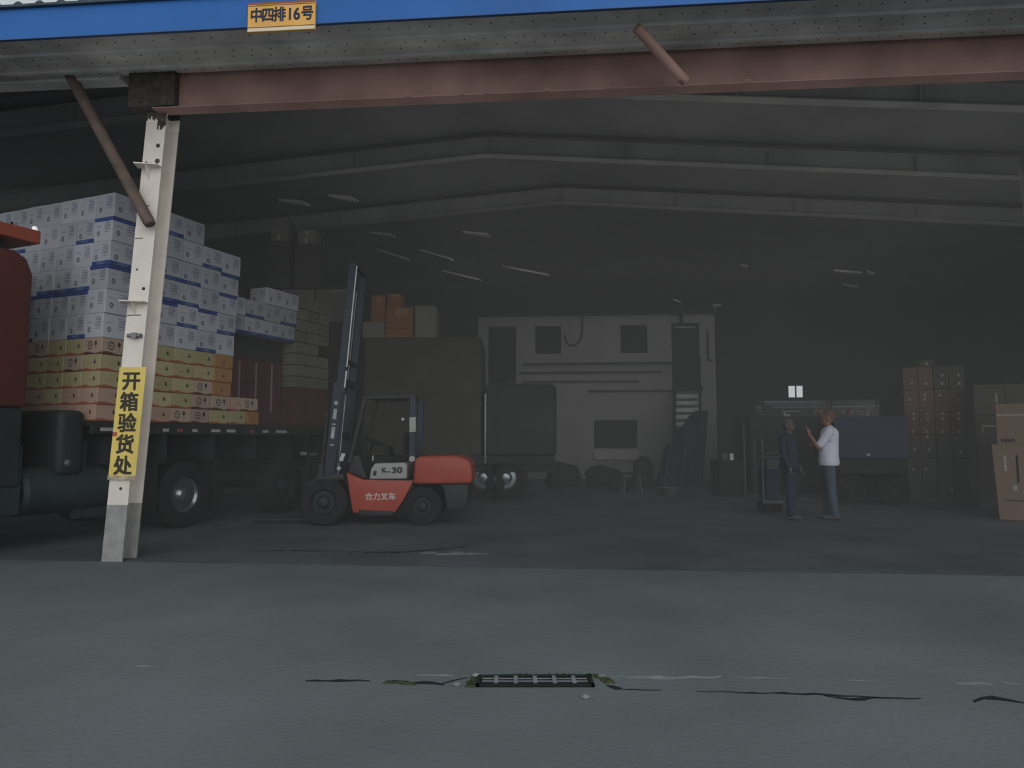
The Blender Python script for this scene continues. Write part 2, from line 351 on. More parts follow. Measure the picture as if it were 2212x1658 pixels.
m_haze = bpy.data.materials.new('veil_haze'); m_haze.use_nodes = True; nt = m_haze.node_tree; nt.nodes.remove(nt.nodes['Principled BSDF'])
vs = nt.nodes.new('ShaderNodeVolumeScatter'); vs.inputs['Color'].default_value = (.97,.97,.97,1); vs.inputs['Density'].default_value = .026; vs.inputs['Anisotropy'].default_value = .0  # added scatter volume, a grey veil that lifts the dark interior
nt.links.new(vs.outputs[0], nt.nodes['Material Output'].inputs['Volume'])
hz = MB().hexa(WB(-10.4, 18.7, -.6, 20.3, .012, 7.9)).build('haze', m_haze); tag(hz, 'thin haze volume added to lift the darks inside the shed', 'haze', kind='stuff')

# ================================================================ canopy
SF = -1.05
_, zb = hit(300, 73, SF); zt = hit(0, 20, SF)[1]; zt = zb + .33
fa = MB().hexa(WB(-12, 16, SF-.02, SF+.01, zb, zt)).build('blue_fascia', m_blue); 
tag(fa, 'long bright blue metal fascia along the canopy edge', 'fascia')
MB().hexa(WB(-12, 16, SF-.022, SF+.012, zb-.006, zb)).build('shadow_line', mat('shadow_navy', (.05,.09,.2), .6, var=0), fa)  # dark strip paints the thin shadow line below the fascia
b = MB()
for i in range(70):
    s = -12 + i*.225
    b.prism([W(s,SF-.06,zt+.003), W(s+.035,SF-.06,zt+.03), W(s+.07,SF-.06,zt+.03), W(s+.105,SF-.06,zt+.003)], N*.1)
b.hexa(WB(-12, 16, SF-.06, SF+1.0, zt-.02, zt+.004))
rs = b.build('sheet_edge', mat('roof_edge_sheet', (.06,.08,.1), .6, var=.2), fa)
# soffit with folded ribs
b = MB(); zs0 = zb + .01; zs1 = 5.42
prof = [(0,0),(.3,.0),(.32,.03),(.5,.03),(.52,0),(.72,0),(.74,.035),(.8,.035),(.82,0),(1.0,0)]
for (a, ha), (c, hc) in zip(prof, prof[1:]):
    na, nc = SF+.02 + a*(1.0), SF+.02 + c*(1.0); za, zc = zs0 + (zs1-zs0)*a - ha, zs0 + (zs1-zs0)*c - hc
    b.hexa([W(-12,na,za), W(16,na,za), W(16,nc,zc), W(-12,nc,zc), W(-12,na,za+.02), W(16,na,za+.02), W(16,nc,zc+.02), W(-12,nc,zc+.02)])
so = struct(b.build('trim_5', m_soffit))
b = MB()
for k, fr in enumerate((.15, .41, .62, .9)):
    hh = .03 if k in (1,) else 0
    for i in range(110):
        s = -9 + i*.2 + (k % 2)*.1; c = W(s, SF+.02+fr, zs0+(zs1-zs0)*fr-hh)
        b.lathe(c, (0,0,-1), [(.008,-.002),(.008,.003),(.003,.006)], seg=6)
b.build('screw_rows', m_crack, so)['kind'] = 'stuff'
# red beam, from the column to the right
zb0 = hit(420, 236, 0)[1]; zb1 = hit(420, 155, 0)[1]
bmm = MB()
s_a, s_b = .30, 15.0
for (n0, n1, z0, z1) in ((-.006,.006,zb0,zb1), (-.09,.09,zb0-.012,zb0), (-.09,.09,zb1,zb1+.012)): bmm.hexa(WB(s_a, s_b, n0, n1, z0, z1))
rb = bmm.build('roof_beam', m_red_beam); tag(rb, 'red oxide steel beam running right from the cream column top', 'beam')
m_chip = mat('paint_chip', (.3,.18,.15), .8, var=.3, scale=20)
for u in (740, 800, 885, 1000, 1055, 1182, 1315, 1610):
    s, _ = hit(u, 205, 0); o = MB().box((0,0,0),(1,1,1)); o = MB().hexa(WB(s-.035, s+.03, -.1, -.088, zb0-.012, zb0+.028)).build('chip', m_chip, rb, bevel=.008)
lb = MB().hexa(WB(-11, -.1, -.09, .09, zb1-.09, zb1)).build('roof_beam', m_soffit); MB().hexa(WB(.02, .56, -.1, .14, zb0+.01, zb1+.02)).build('shaded_rusty_end', m_rust_shade, ce_dummy if False else lb); tag(lb, 'thin dark grey beam running left from the column top', 'beam')  # dark block carries the shade by the column top in its colour
# ---------------- cream column (leans to the right)
ctop = at(345, 190, 7.62); base = Vector((C0.x, C0.y, 0)); up = (ctop - base); up *= (zb1+.0)/up.z
ce = empty('steel_column', base); tag(ce, 'cream H-section steel column with a yellow Chinese sign in the foreground', 'column')
ax, ay = U, N; t = .014; FW, DP = .235, .26
def colseg(z0, z1, m, nm, e=0):
    k0, k1 = z0/up.z, z1/up.z; o = up*k0; d = up*(k1-k0); b = MB()
    b.obox(o - ax*(FW/2+e) - ay*e, ax*(FW+2*e), ay*(t+2*e), d); b.obox(o - ax*(FW/2+e) + ay*(DP-t-e), ax*(FW+2*e), ay*(t+2*e), d); b.obox(o - ax*(.006+e) + ay*t, ax*(.012+2*e), ay*(DP-2*t), d)
    return b.build(nm, m, ce)
zg = CAM_H + (at(265,1090,7.6).z - CAM_H)
colseg(.0, zg, m_colgrey, 'painted_foot'); colseg(zg, up.z-.42, m_col, 'shaft'); colseg(up.z-.42, up.z, m_rust_shade, 'shaded_rusty_end')  # uppermost length takes the dark rust and shade colour
# ragged edges, rust and spots
rr = random.Random(3)
def cp(s, z, n=-.003): return up*(z/up.z) + ax*s + ay*n
b = MB()
for i in range(12):
    s = -FW/2 + FW*i/12; h = rr.uniform(.01,.05); b.obox(cp(s, zg-h, -.002), ax*FW/12, ay*.002, up*(h/up.z))
b.build('flaked_edge', m_colgrey, ce)
b = MB(); zt_ = up.z-.42
for i in range(14):
    s = -FW/2 + FW*i/14; h = rr.uniform(.05,.12) + (.12 if i > 7 else 0); b.obox(cp(s, zt_-h, -.002), ax*FW/14, ay*.002, up*(h/up.z))
b.build('rust_edge', m_rust_shade, ce)
for s, z, r in [(-.07,4.42,.02),(-.02,4.4,.028),(.06,4.44,.03),(.05,4.62,.025),(-.08,4.41,.02),(.05,2.98,.02),(.02,.78,.018),(-.05,3.2,.012)]:
    MB().lathe(cp(s,z,-.001), -ay, [(r,0),(r*.9,.002),(.0,.003)], seg=9).build('rust_spot', m_rust_shade, ce)
for z, a, c in [(3.92,-.1,.02),(3.55,-.11,-.02),(2.68,-.11,.05)]:
    MB().obox(cp(a, z, -.002), ax*(c-a), ay*.0015, Vector((0,0,.008))).build('scratch', m_rust_shade, ce)
for vv, uu in ((362, 325), (655, 291)):
    z = at(uu, vv, 7.6).z; o = cp(-.16, z, -.004)
    MB().prism([o, o+ax*.28, o+ax*.28-ay*.10, o+ax*.05-ay*.16], (0,0,.012)).prism([cp(-.02,z,0), cp(-.02,z,-.10), cp(-.02,z-.13,0)], ax*.014).build('bracket', m_col, ce)
z = at(298, 725, 7.6).z
MB().tube(cp(-.06,z,-.03), cp(.1,z,-.03), .022).box(tuple(cp(.02,z,-.05)-Vector((.02,.01,.03))), tuple(cp(.02,z,-.05)+Vector((.03,.05,.03)))).build('clamp', m_steel, ce)
# yellow sign on the column
zs_t, zs_b = at(292, 792, 7.55).z, at(252, 1036, 7.55).z
sg = empty('warning_sign', base + cp(0,0,-.02)); tag(sg, 'tall yellow sign with five dark Chinese characters on the cream column', 'sign')
m_ysign = mat('yellow_sign_sheet', (.85,.65,.18), .5, var=.12, scale=3); m_ink = mat('sign_ink', (.06,.05,.035), .7, var=0)
def cs(s, z, n=0): return up*(z/up.z) + ax*s + ay*n
SW = .31; off = .035
b = MB(); b.obox(cs(-SW/2+off, zs_b, 0), ax*SW, -ay*.006, up*((zs_t-zs_b)/up.z)); b.build('sheet', m_ysign, sg, bevel=.002)
MB().obox(cs(-SW/2+off-.004, zs_b-.0, -.0065), ax*(SW+.008), -ay*.004, up*(.045/up.z)).build('faded_hem', mat('faded_hem', (.5,.42,.3), .7, var=.3, scale=14), sg)
MB().obox(cs(-SW/2+off+.002, zs_b+.47, -.0065), ax*.05, -ay*.001, up*(.045/up.z)).build('red_label', mat('red_label', (.45,.13,.08), .6, var=.1), sg)
for i, ch in enumerate('开箱验货处'):
    zc = zs_t - (zs_t-zs_b)*(.135 + i*.188)
    sh = -.015 - 0*i
    textmesh(ch, .215, m_ink, sg, frame(cs(off+.0, zc, -.0075), ax, up), depth=.001, bold=.006, name='character')
# brown brace pipe
a = at(322, 480, 7.48); c = at(150, 160, 7.6)
br = MB().tube(a, c, .062, .062, seg=18).lathe(a, (a-c), [(.062,0),(.055,.03),(.0,.045)], seg=18).build('brace_pipe', m_brace, smooth=True); tag(br, 'brown diagonal pipe brace between the cream column and canopy', 'pipe')
a = at(1480, 175, 6.75); c = at(1375, 60, 6.35)
br = MB().tube(a, c, .05, .05, seg=18).build('brace_pipe', m_red_beam, smooth=True); tag(br, 'short reddish diagonal brace under the canopy right of centre', 'pipe')
# orange address sign
(s0, z1), (s1, z0) = hit(536, 10, SF-.06), hit(680, 62, SF-.06)
z1 = hit(608, 3, SF-.06)[1]; z0 = hit(608, 66, SF-.06)[1]
ad = empty('address_sign', W(s0, SF-.06, 0)); ad.rotation_euler.z = -YAW; tag(ad, 'orange address plate reading 中四排16号 on the blue fascia', 'sign')
L = s1 - s0
m_or = mat('orange_sign', (.85,.46,.13), .5, var=.08); m_cream = mat('sign_cream', (.8,.68,.5), .5, var=.05); m_inkb = mat('sign_blue_ink', (.03,.03,.06), .6, var=0)
MB().box((0,0,z0),(L,.03,z1)).build('plate', m_or, ad, bevel=.003)
MB().box((0.002,-.003,z0+.002),(L-.002,-.001,z0+.035)).build('lower_margin', m_cream, ad)
for zz in (z0+.04, z1-.035): MB().box((0.005,-.003,zz),(L-.005,-.001,zz+.004)).build('line', m_inkb, ad)
MB().box((.002,-.003,z1-.02),(L-.002,-.001,z1-.002)).build('upper_margin', mat('sign_red', (.35,.1,.06), .6, var=.1), ad)
xs_ = [.13,.30,.475,.63,.73,.885]
for ch, fx in zip('中四排16号', xs_):
    textmesh(ch, .165 if ch in '16' else .15, m_inkb, ad, frame((L*fx, -.004, (z0+z1)/2+.008), (1,0,0), (0,0,1)), depth=.0008, bold=.0028, name='character', xs=.85)
# bits seen above the fascia on the left
o = MB().hexa(WB(-6.5, -2.35, 2.2, 2.3, 7.45, 7.52)).build('roof_rail', m_chassis)
bpy.data.objects.remove(o)

# ================================================================ printed cartons
BL = lin((60,80,140)); BLK = (.06,.05,.05)
WH = (.50,.52,.58)
def m_whitecarton(name, band, flip=False):
    q = NB(name); L = []
    L.append((q.scrib(q.rect(.58,.88,.42,.86), 26, 9, .42), (.2,.2,.28)))
    L.append((q.ring(.24,.34,.075,.11,.45), (.12,.11,.16)))
    L.append((q.scrib(q.rect(.12,.4,.6,.66), 30, 12, .4), (.32,.33,.4)))
    L.append((q.rect(.58,.84,.36,.385), (.3,.18,.22)))
    if band == 1: L.append((q.rect(-1,2,-1,.17), BL)); L.append((q.scrib(q.rect(.3,.7,.04,.13), 40, 14, .5), (.3,.38,.6)))
    if band == 2: L.append((q.rect(-1,2,.83,2), BL))
    L.append((q.o('MULTIPLY', q.rect(-1,2,-1,2), q.o('GREATER_THAN', q.u, .985)), (.62,.64,.7)))
    return q.done(WH, L)
mw = [m_whitecarton('white_carton_plain', 0), m_whitecarton('white_carton_band_low', 1), m_whitecarton('white_carton_band_high', 2)]
q = NB('white_carton_top'); mw_top = q.done(WH, [(q.rect(.46,.54,-1,2), (.58,.56,.5))])
def m_yellowcarton(name, base, wave, mark):
    q = NB(name); s = q.o('ADD', .12, q.o('MULTIPLY', q.o('SINE', q.o('MULTIPLY', q.u, 7.0)), .06))
    L = [(q.o('LESS_THAN', q.v, s), wave)]
    if mark == 0:
        L += [(q.disc(.72,.55,.06,.14), BLK), (q.disc(.745,.6,.022,.06), base), (q.scrib(q.rect(.3,.6,.42,.52), 30, 16, .45), (.3,.25,.18))]
    elif mark == 1:
        L += [(q.ring(.36,.55,.13,.27,.78), BLK), (q.rect(.27,.45,.53,.58), BLK), (q.rect(.27,.45,.4,.43), BLK), (q.rect(.27,.45,.68,.71), BLK), (q.disc(.66,.66,.065,.15), BLK), (q.rect(.66,.68,.3,.6), BLK)]
    else:
        L += [(q.ring(.5,.5,.33,.33,.93), (.3,.22,.14)), (q.disc(.5,.45,.07,.13), (.15,.1,.07))]
    L.append((q.o('GREATER_THAN', q.u, .98), (.6,.52,.36)))
    return q.done(base, L)
YB = (.46,.40,.22)
my = [m_yellowcarton('yellow_carton', YB, (.38,.12,.06), 0), m_yellowcarton('pink_carton_ring', (.46,.34,.27), (.12,.05,.035), 1),
      m_yellowcarton('pink_carton', (.46,.31,.24), (.36,.11,.07), 0), m_yellowcarton('orange_carton', (.42,.22,.09), (.36,.15,.05), 2)]
q = NB('beige_carton'); mbe = q.done((.20,.195,.15), [(q.scrib(q.rect(.3,.6,.5,.7), 14, 6, .5), (.1,.1,.08)), (q.rect(-1,2,-1,.05), (.08,.08,.06))])
mbe_top = mbe
q = NB('maroon_carton'); mma = q.done((.12,.05,.04), [(q.scrib(q.rect(.1,.45,.35,.9), 6, 4, .55), (.22,.09,.04))])
q = NB('brown_carton'); mbr = q.done((.24,.15,.105), [(q.rect(.47,.53,-1,2), (.28,.19,.14))])
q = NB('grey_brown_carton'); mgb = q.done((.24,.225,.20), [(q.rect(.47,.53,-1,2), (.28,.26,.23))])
CACHE = {}
def cartonmesh(name, dx, dy, dz, ms, bevel=.006):
    key = (name, round(dx,3), round(dy,3), round(dz,3), tuple(m.name for m in ms))
    if key in CACHE: return CACHE[key]
    me = bpy.data.meshes.new(name); bm = bmesh.new(); uvl = bm.loops.layers.uv.new('UVMap')
    x, y, z = dx/2-.002, dy/2-.002, dz-.002
    faces = [((-x,-y,0),(x,-y,0),(x,-y,z),(-x,-y,z)), ((x,-y,0),(x,y,0),(x,y,z),(x,-y,z)), ((x,y,0),(-x,y,0),(-x,y,z),(x,y,z)), ((-x,y,0),(-x,-y,0),(-x,-y,z),(-x,y,z)),
             ((-x,-y,z),(x,-y,z),(x,y,z),(-x,y,z)), ((-x,y,0),(x,y,0),(x,-y,0),(-x,-y,0))]
    bmesh.ops.create_cube(bm, size=1, matrix=Matrix.Translation((0,0,z/2)) @ Matrix.Diagonal((2*x, 2*y, z, 1)))
    bmesh.ops.bevel(bm, geom=bm.edges[:], offset=bevel, segments=1, affect='EDGES')
    for f in bm.faces:
        n = f.normal; a = max(range(3), key=lambda i: abs(n[i]))
        if a == 2: f.material_index = min(1, len(ms)-1)
        for l in f.loops:
            p = l.vert.co
            if a == 0: uu = (p.y + y)/(2*y) if n.x > 0 else (y - p.y)/(2*y); vv = p.z/z
            elif a == 1: uu = (p.x + x)/(2*x) if n.y < 0 else (x - p.x)/(2*x); vv = p.z/z
            else: uu = (p.x + x)/(2*x); vv = (p.y + y)/(2*y)
            l[uvl].uv = (uu, vv)
    bm.to_mesh(me); bm.free()
    for m in ms: me.materials.append(m)
    CACHE[key] = me; return me
def carton(name, loc_, rz, dims, ms, label, group=None, cat='carton'):
    o = bpy.data.objects.new(name, cartonmesh(name, *dims, ms)); COL.objects.link(o); o.location = loc_; o.rotation_euler = (0,0,rz)
    tag(o, label, cat, group); return o
# ---------------- truck frame of reference
TY = R(22); O = Vector((-5.4, 9.0, 0)); e1 = Vector((math.sin(TY), math.cos(TY), 0)); e2 = Vector((-math.cos(TY), math.sin(TY), 0))
TR = -TY      # local +x = -e2 (towards the camera's right), local +y = e1
def T(t, wd, z=0): return O + e1*t + e2*wd + Vector((0,0,z))
LEAN = .045
BED = 1.55
zY = at(208, 727, 9.0).z; zTop = at(245, 414, 9.0).z
hy = (zY - BED)/5; hb = (zTop - zY)/6
CL, CW = .385, .345
rr = random.Random(11)
tops = [6,5,6,6,5,5]
def lab(kind, row, side, colname): return f'{kind} carton, {row} in its column, {colname} {side}'
SIDECOL = ['corner column','second column from corner','third column from corner','fourth column from corner','fifth column from corner','farthest printed column']
ENDCOL = ['','second column from corner','third column from corner','fourth column from corner','fifth column from corner','sixth column from corner','farthest column from corner']
def cart_col(t, wd, nblue, colname, face, yl=5, rot=0, dims=(CW, CL), endcol=False, rightish=False):
    n_all = nblue + yl
    for r in range(n_all):
        row = ORD[n_all-1-r] if n_all-1-r > 0 else 'topmost'
        row = 'topmost box' if n_all-1-r == 0 else f'{ORD[n_all-1-r]} box down'
        if r < 5:
            z = BED + hy*r; h = hy
            k = 0
            x = rr.random()
            if rightish: k = 3 if x < .55 else (0 if x < .85 else 1)
            elif r >= 3: k = 0 if x < .85 else 1
            elif r == 2: k = 0
            elif r == 1: k = 2 if x < .6 else 0
            else: k = 2 if x < .8 else 1
            if endcol and r == 3 and colname == 'second column from corner': k = 1
            ms = [my[k], my[k]]; kn = ['pale yellow','pink ring-marked','pink','orange'][k]
        else:
            z = zY + hb*(r-5); h = hb
            k = rr.choice([0,1,1,2]) if not (r-5) in (0,) else rr.choice([0,1])
            if endcol: k = [1,2,1,0,1,0][r-5] if rr.random() < .75 else 0
            ms = [mw[k], mw_top]; kn = ['white','white blue-banded','white blue-topped'][k]
        sh = LEAN*(z - BED)
        o = carton('printed_carton', T(t + rr.uniform(-.006,.006), wd + rr.uniform(-.008,.008), z) + Vector((sh,0,0)), TR + rr.uniform(-.01,.01), (dims[0], dims[1], h), ms,
                   f'{kn} carton, {row}, {colname} of load {face}', 'printed cartons stacked on the lorry')
for i in range(6): cart_col(CL*(i+.5), CW/2, tops[i], SIDECOL[i], 'side', rightish=(i >= 4))
for j in range(1, 7): cart_col(CL*.5, CW*(j+.5), 6, ENDCOL[j], 'front', endcol=True)
for j in range(1, 3):   # second rank behind the side columns keeps the load solid
    pass
# small cartons at the foot of the ribbed crate
for k, (t, z, ms, dm, lb_) in enumerate([(2.50, BED, my[0], (.34,.36,hy), 'pale yellow carton at the foot of the ribbed red crate'), (2.84, BED, my[3], (.34,.28,hy), 'small orange-edged carton, last at the foot of the ribbed red crate'),
                                  (2.45, BED+hy+.001, my[2], (.34,.22,hy), 'pink carton lying against the ribbed red crate, nearest the printed stack'), (2.76, BED+hy+.001, my[1], (.34,.38,hy), 'pink ring-marked carton lying against the ribbed red crate')]):
    carton('printed_carton', T(t, .17, z), TR, dm, [ms, ms], lb_, 'printed cartons stacked on the lorry')
# red ribbed crate
zr1 = at(640, 738, 12.6).z
m_maroon = mat('maroon_sheet', (.13,.045,.05), .6, var=.2, scale=2); m_rib = mat('rib_edge', (.32,.24,.26), .4, var=.1)
rc = empty('ribbed_crate', T(3.15, .36, BED), TR); tag(rc, 'dark red ribbed sheet crate on the lorry beside the printed cartons', 'crate')
hc = zr1 - BED - .01
MB().box((-1.6,-.75,0),(0,.78,hc)).build('body', m_maroon, rc, bevel=.01)
for k in range(8):
    y = -.70 + k*.2; MB().box((.001,y,.25),(.03,y+.02,hc*.72)).build('rib', m_rib if k in (0,2,4,6) else m_maroon, rc, bevel=.004)
MB().box((.001,-.74,hc*.76),(.02,.77,hc*.99)).build('top_rail', mat('dark_sheet', (.05,.045,.045), .7, var=.1), rc)
# white cartons over the crate
zt2 = at(640, 636, 12.6).z; h3 = (zt2 - zr1)/3
for i in range(4):
    nr = 2 if i < 2 else 3
    for r in range(nr):
        k = [1,1,0][r] if i % 2 else [1,0,0][r]
        carton('printed_carton', T(2.5 + .42*i + (0 if i else -.02), .36+.19+(-.12 if True else 0)-.13, zr1 + h3*r) + Vector((.03*r,0,0)), TR, (.38,.415,h3), [mw[k], mw_top],
               f'white carton above ribbed crate, {ORD[nr-1-r]} in the {["first","second","third","last"][i]} column from the printed stack', 'white cartons above the ribbed crate')
# beige cartons at the tail, on maroon cartons
zbe0 = at(670, 838, 13.0).z; nbr = 8; hbe = (zt2 - zbe0)/nbr
for i in range(3):
    for r in range(nbr):
        if r == 3 and i > 0 and i == 2: continue
        carton('beige_carton', T(4.15 + .335*i + rr.uniform(-.008,.008), .30 + rr.uniform(-.01,.01), zbe0 + hbe*r), TR, (.4,.325,hbe-.004), [mbe, mbe],
               f'plain beige carton at the lorry tail, {ORD[nbr-1-r]} box in the {["near","middle","far"][i]} column', 'beige cartons at the lorry tail')
    hm = (zbe0-BED)/2
    for r in range(2):
        carton('maroon_carton', T(4.15+.335*i, .30, BED + hm*r), TR, (.42,.325,hm-.002), [mma, mma], f'dark maroon carton under the beige ones, {["lower","upper"][r]} box in the {["near","middle","far"][i]} column', 'maroon cartons at the lorry tail')
# fix the missing box: a support pair keeps the far column standing
carton('beige_carton', T(4.15+.67, .42, zbe0 + hbe*3), TR, (.3,.325,hbe-.004), [mma, mma], 'dark carton set back in the far column of beige ones', 'beige cartons at the lorry tail')

# ================================================================ lorry
m_cab = mat('red_cab_paint', (.11,.035,.03), .4, var=.08, scale=2); m_vis = mat('orange_red_visor', (.32,.08,.05), .4, var=.08)
m_bed = mat('bed_dark_green', (.03,.035,.033), .7, var=.2); m_ref = mat('reflector_white', (.45,.45,.45), .4, var=.3, scale=40); m_refr = mat('reflector_red', (.35,.1,.08), .4, var=.2, scale=40)
tk = empty('lorry', T(0,1.2,0), TR); tag(tk, 'red-cabbed flatbed lorry loaded with printed cartons behind the cream column', 'lorry')
def L_(t, wd, z): return (-(wd-1.2), t, z)
b = MB(); b.box((-1.2,-.05,BED-.06),(1.2,5.3,BED-.004)).build('bed_floor', m_bed, tk)
b = MB(); b.box((1.16,-.05,BED-.17),(1.22,5.3,BED-.05)); b.box((-1.22,-.05,BED-.17),(-1.16,5.3,BED-.05)); b.box((-1.2,5.3,BED-.17),(1.2,5.36,BED-.05)).build('bed_rail', m_bed, tk, bevel=.01)
b = MB()
for x in (-.45,.35): b.box((x,-3.0,.75),(x+.1,5.2,.98))
for t in (0,.9,1.8,2.7,3.6,4.5): b.box((-1.15,t+.2,.98),(1.15,t+.28,BED-.062))
b.build('chassis', m_chassis, tk)
for i, t in enumerate([.05,.6,1.0,1.25,1.55,1.9,2.2,2.75,3.05,3.35,3.55]):
    t2 = t + rr.uniform(0,.05); MB().box((1.221,t2,BED-.13),(1.227,t2+rr.choice([.1,.14,.18]),BED-.085)).build('reflector', m_ref if i not in (3,7) else m_refr, tk)
# rounded tarp roll at front corner
MB().box((-1.2,-.42,.85),(1.14,-.06,BED+.13)).build('tarp_bin', m_chassis, tk, bevel=.09, smooth=True, seg=4)
# fuel tank, battery box, side skirt
m_tank = mat('tank_blue_grey', (.03,.045,.05), .6, .0, var=.2)
MB().lathe((.86,-.55,.68), (0,1,0), [(.0,-.25),(.26,-.25),(.3,-.2),(.3,.85),(.26,.9),(0,.9)], seg=26).build('fuel_tank', m_tank, tk, smooth=True)
MB().lathe((1.1,-.3,1.02), (1,0,0), [(.0,.06),(.04,.05),(.05,.0),(.04,-.02)], seg=14).build('tank_glint', mat('glint_grey', (.3,.33,.35), .3, .7, var=0), tk, smooth=True)  # pale disc stands in for the highlight on the fuel tank
MB().box((.7,-1.4,.42),(1.16,-.85,1.25)).build('battery_box', m_tank, tk, bevel=.03)
MB().box((.95,-.1,.3),(1.0,.75,.42)).box((.95,-.1,.55),(1.0,.75,.66)).box((.95,.0,.3),(1.0,.06,1.3)).box((.95,.6,.3),(1.0,.66,1.3)).build('side_guard', m_tank, tk)
# wheels
def wheel(parent, c, axis, r, wdt, rimm, name='wheel'):
    e = MB().lathe(c, axis, [(r*.55,-wdt/2),(r*.9,-wdt/2),(r,-wdt*.38),(r,wdt*.38),(r*.9,wdt/2),(r*.55,wdt/2),(r*.52,wdt*.3)], seg=32)
    ob = e.build(name, m_black, parent, smooth=True)
    h = MB().lathe(c, axis, [(r*.53,wdt*.34),(r*.46,wdt*.2),(r*.3,wdt*.22),(r*.2,wdt*.48),(r*.12,wdt*.52),(0,wdt*.52)], seg=28)
    h.build('hub', rimm, ob, smooth=True)
    nb_ = MB(); ax = Vector(axis).normalized(); x = ax.orthogonal().normalized(); y = ax.cross(x)
    for i in range(8):
        t = i*math.tau/8; p = Vector(c) + (x*math.cos(t)+y*math.sin(t))*r*.34; nb_.tube(p+ax*wdt*.2, p+ax*wdt*.3, r*.035, seg=6)
    nb_.build('bolts', rimm, ob); return ob
m_rim = mat('rim_silver', (.28,.32,.33), .28, .8, var=.1)
m_rimd = mat('rim_dark', (.03,.04,.042), .6, .2, var=.1)
for t in (1.55, 3.75): wheel(tk, (1.02,t,.49), (1,0,0), .49, .28, m_rim if t < 2 else m_rimd); wheel(tk, (-1.02,t,.49), (-1,0,0), .49, .28, m_rimd)
for t in (-2.1,): wheel(tk, (1.02,t,.49), (1,0,0), .49, .28, m_rimd); wheel(tk, (-1.02,t,.49), (-1,0,0), .49, .28, m_rimd)
MB().tube((-1.0,1.55,.49),(1.0,1.55,.49),.07).tube((-1.0,3.75,.49),(1.0,3.75,.49),.07).tube((-1.0,-2.1,.49),(1.0,-2.1,.49),.06).build('axles', m_chassis, tk)
for t in (1.0, 2.1): MB().box((.85,t,.3),(1.18,t+.015,1.0)).build('mud_flap', m_black, tk)
# tail lamps and number strip
MB().box((1.221,4.05,1.02),(1.24,4.2,1.08)).build('side_marker', m_ref, tk); MB().box((1.05,4.4,.98),(1.1,5.2,1.1)).build('tail_bar', m_bed, tk)
MB().box((1.101,4.45,1.0),(1.107,4.95,1.05)).build('tail_strip', mat('tail_strip', (.24,.2,.16), .5, var=.6, scale=30), tk)
MB().box((1.04,4.38,.98),(1.1,4.44,1.4)).box((1.04,5.16,.98),(1.1,5.22,1.4)).build('tail_hanger', m_bed, tk)
# cab: rounded shell with side window, roof deflector
zcab = at(20, 545, 8.1).z
cabp = [(-.87,1.68),(-.87,zcab-.25),(-.95,zcab-.06),(-1.1,zcab),(-2.4,zcab),(-2.75,zcab-.25),(-2.95,2.1),(-3.0,1.9),(-3.02,1.68)]
MB().prism([(-1.2,y,z) for y, z in cabp], (2.4,0,0)).build('cab', m_cab, tk, bevel=.05, smooth=True, seg=3)
MB().prism([(-1.18,y,z) for y, z in [(-.89,.75),(-.89,1.68),(-3.0,1.68),(-3.0,.6),(-2.6,.6),(-2.45,1.0),(-2.1,1.1),(-1.75,1.0),(-1.6,.75)]], (2.36,0,0)).build('lower_cab', m_chassis, tk, bevel=.03)
MB().prism([(1.203,-1.45,2.1),(1.203,-2.75,2.1),(1.203,-2.6,2.85),(1.203,-1.5,2.85)], (.008,0,0)).build('side_window', m_glassd, tk)
MB().prism([(1.203,-1.38,1.72),(1.203,-1.36,3.0),(1.203,-1.34,3.0),(1.203,-1.34,1.72)], (.01,0,0)).build('door_seam', m_chassis, tk)
MB().box((1.205,-1.62,1.9),(1.24,-1.44,1.95)).build('door_handle', m_chassis, tk, bevel=.008)
zv0, zv1 = at(20, 517, 8.0).z, at(20, 487, 8.0).z
MB().prism([(-1.15,-.83,zv0),(-1.15,-.83,zv1),(-1.15,-1.5,zv1-.02),(-1.15,-2.3,zv0+.05),(-1.15,-2.3,zv0)], (2.38,0,0)).build('roof_deflector', m_vis, tk, bevel=.02)
MB().box((-1.0,-1.9,zcab-.01),(1.0,-1.1,zv0+.01)).build('deflector_stand', m_chassis, tk)
MB().lathe((1.15,-.86,zv1), (0,0,1), [(.028,0),(.032,.02),(.028,.05),(.0,.065)], seg=12).build('marker_lamp', mat('marker_lamp', (.9,.9,.9), .3, var=0, emit=(1,1,.95,.35)), tk, smooth=True)
MB().box((1.0,-1.05,zv1),(1.02,-1.03,zv1+.08)).build('aerial', m_chassis, tk)

# ================================================================ forklift
FD = 10.7
fk = empty('forklift', (0,0,0)); P = lambda u, v, d=FD: at(u, v, d)
FY = Vector((0,1.15,0))
m_fred = mat('forklift_red', (.42,.075,.05), .38, var=.12, scale=3); m_fgrey = mat('forklift_grey', (.03,.034,.036), .5, var=.1); m_fblue = mat('mast_blue_black', (.03,.04,.06), .4, .2, var=.1)
c = P(860,1125); fk.location = (c.x, FD+.5, 0)
tag(fk, 'red and black forklift with raised mast and white engine cover', 'forklift')
OFF = -Vector(fk.location)
def fp(u, v, y=0): p = P(u, v); return Vector((p.x, FD + y, p.z)) + OFF
def poly(name, pts, y0, y1, m, bevel=.02, parent=fk, smooth=True, seg=3):
    return MB().prism([fp(u, v, y0) for u, v in pts], (0, y1-y0, 0)).build(name, m, parent, bevel=bevel, smooth=smooth, seg=seg)
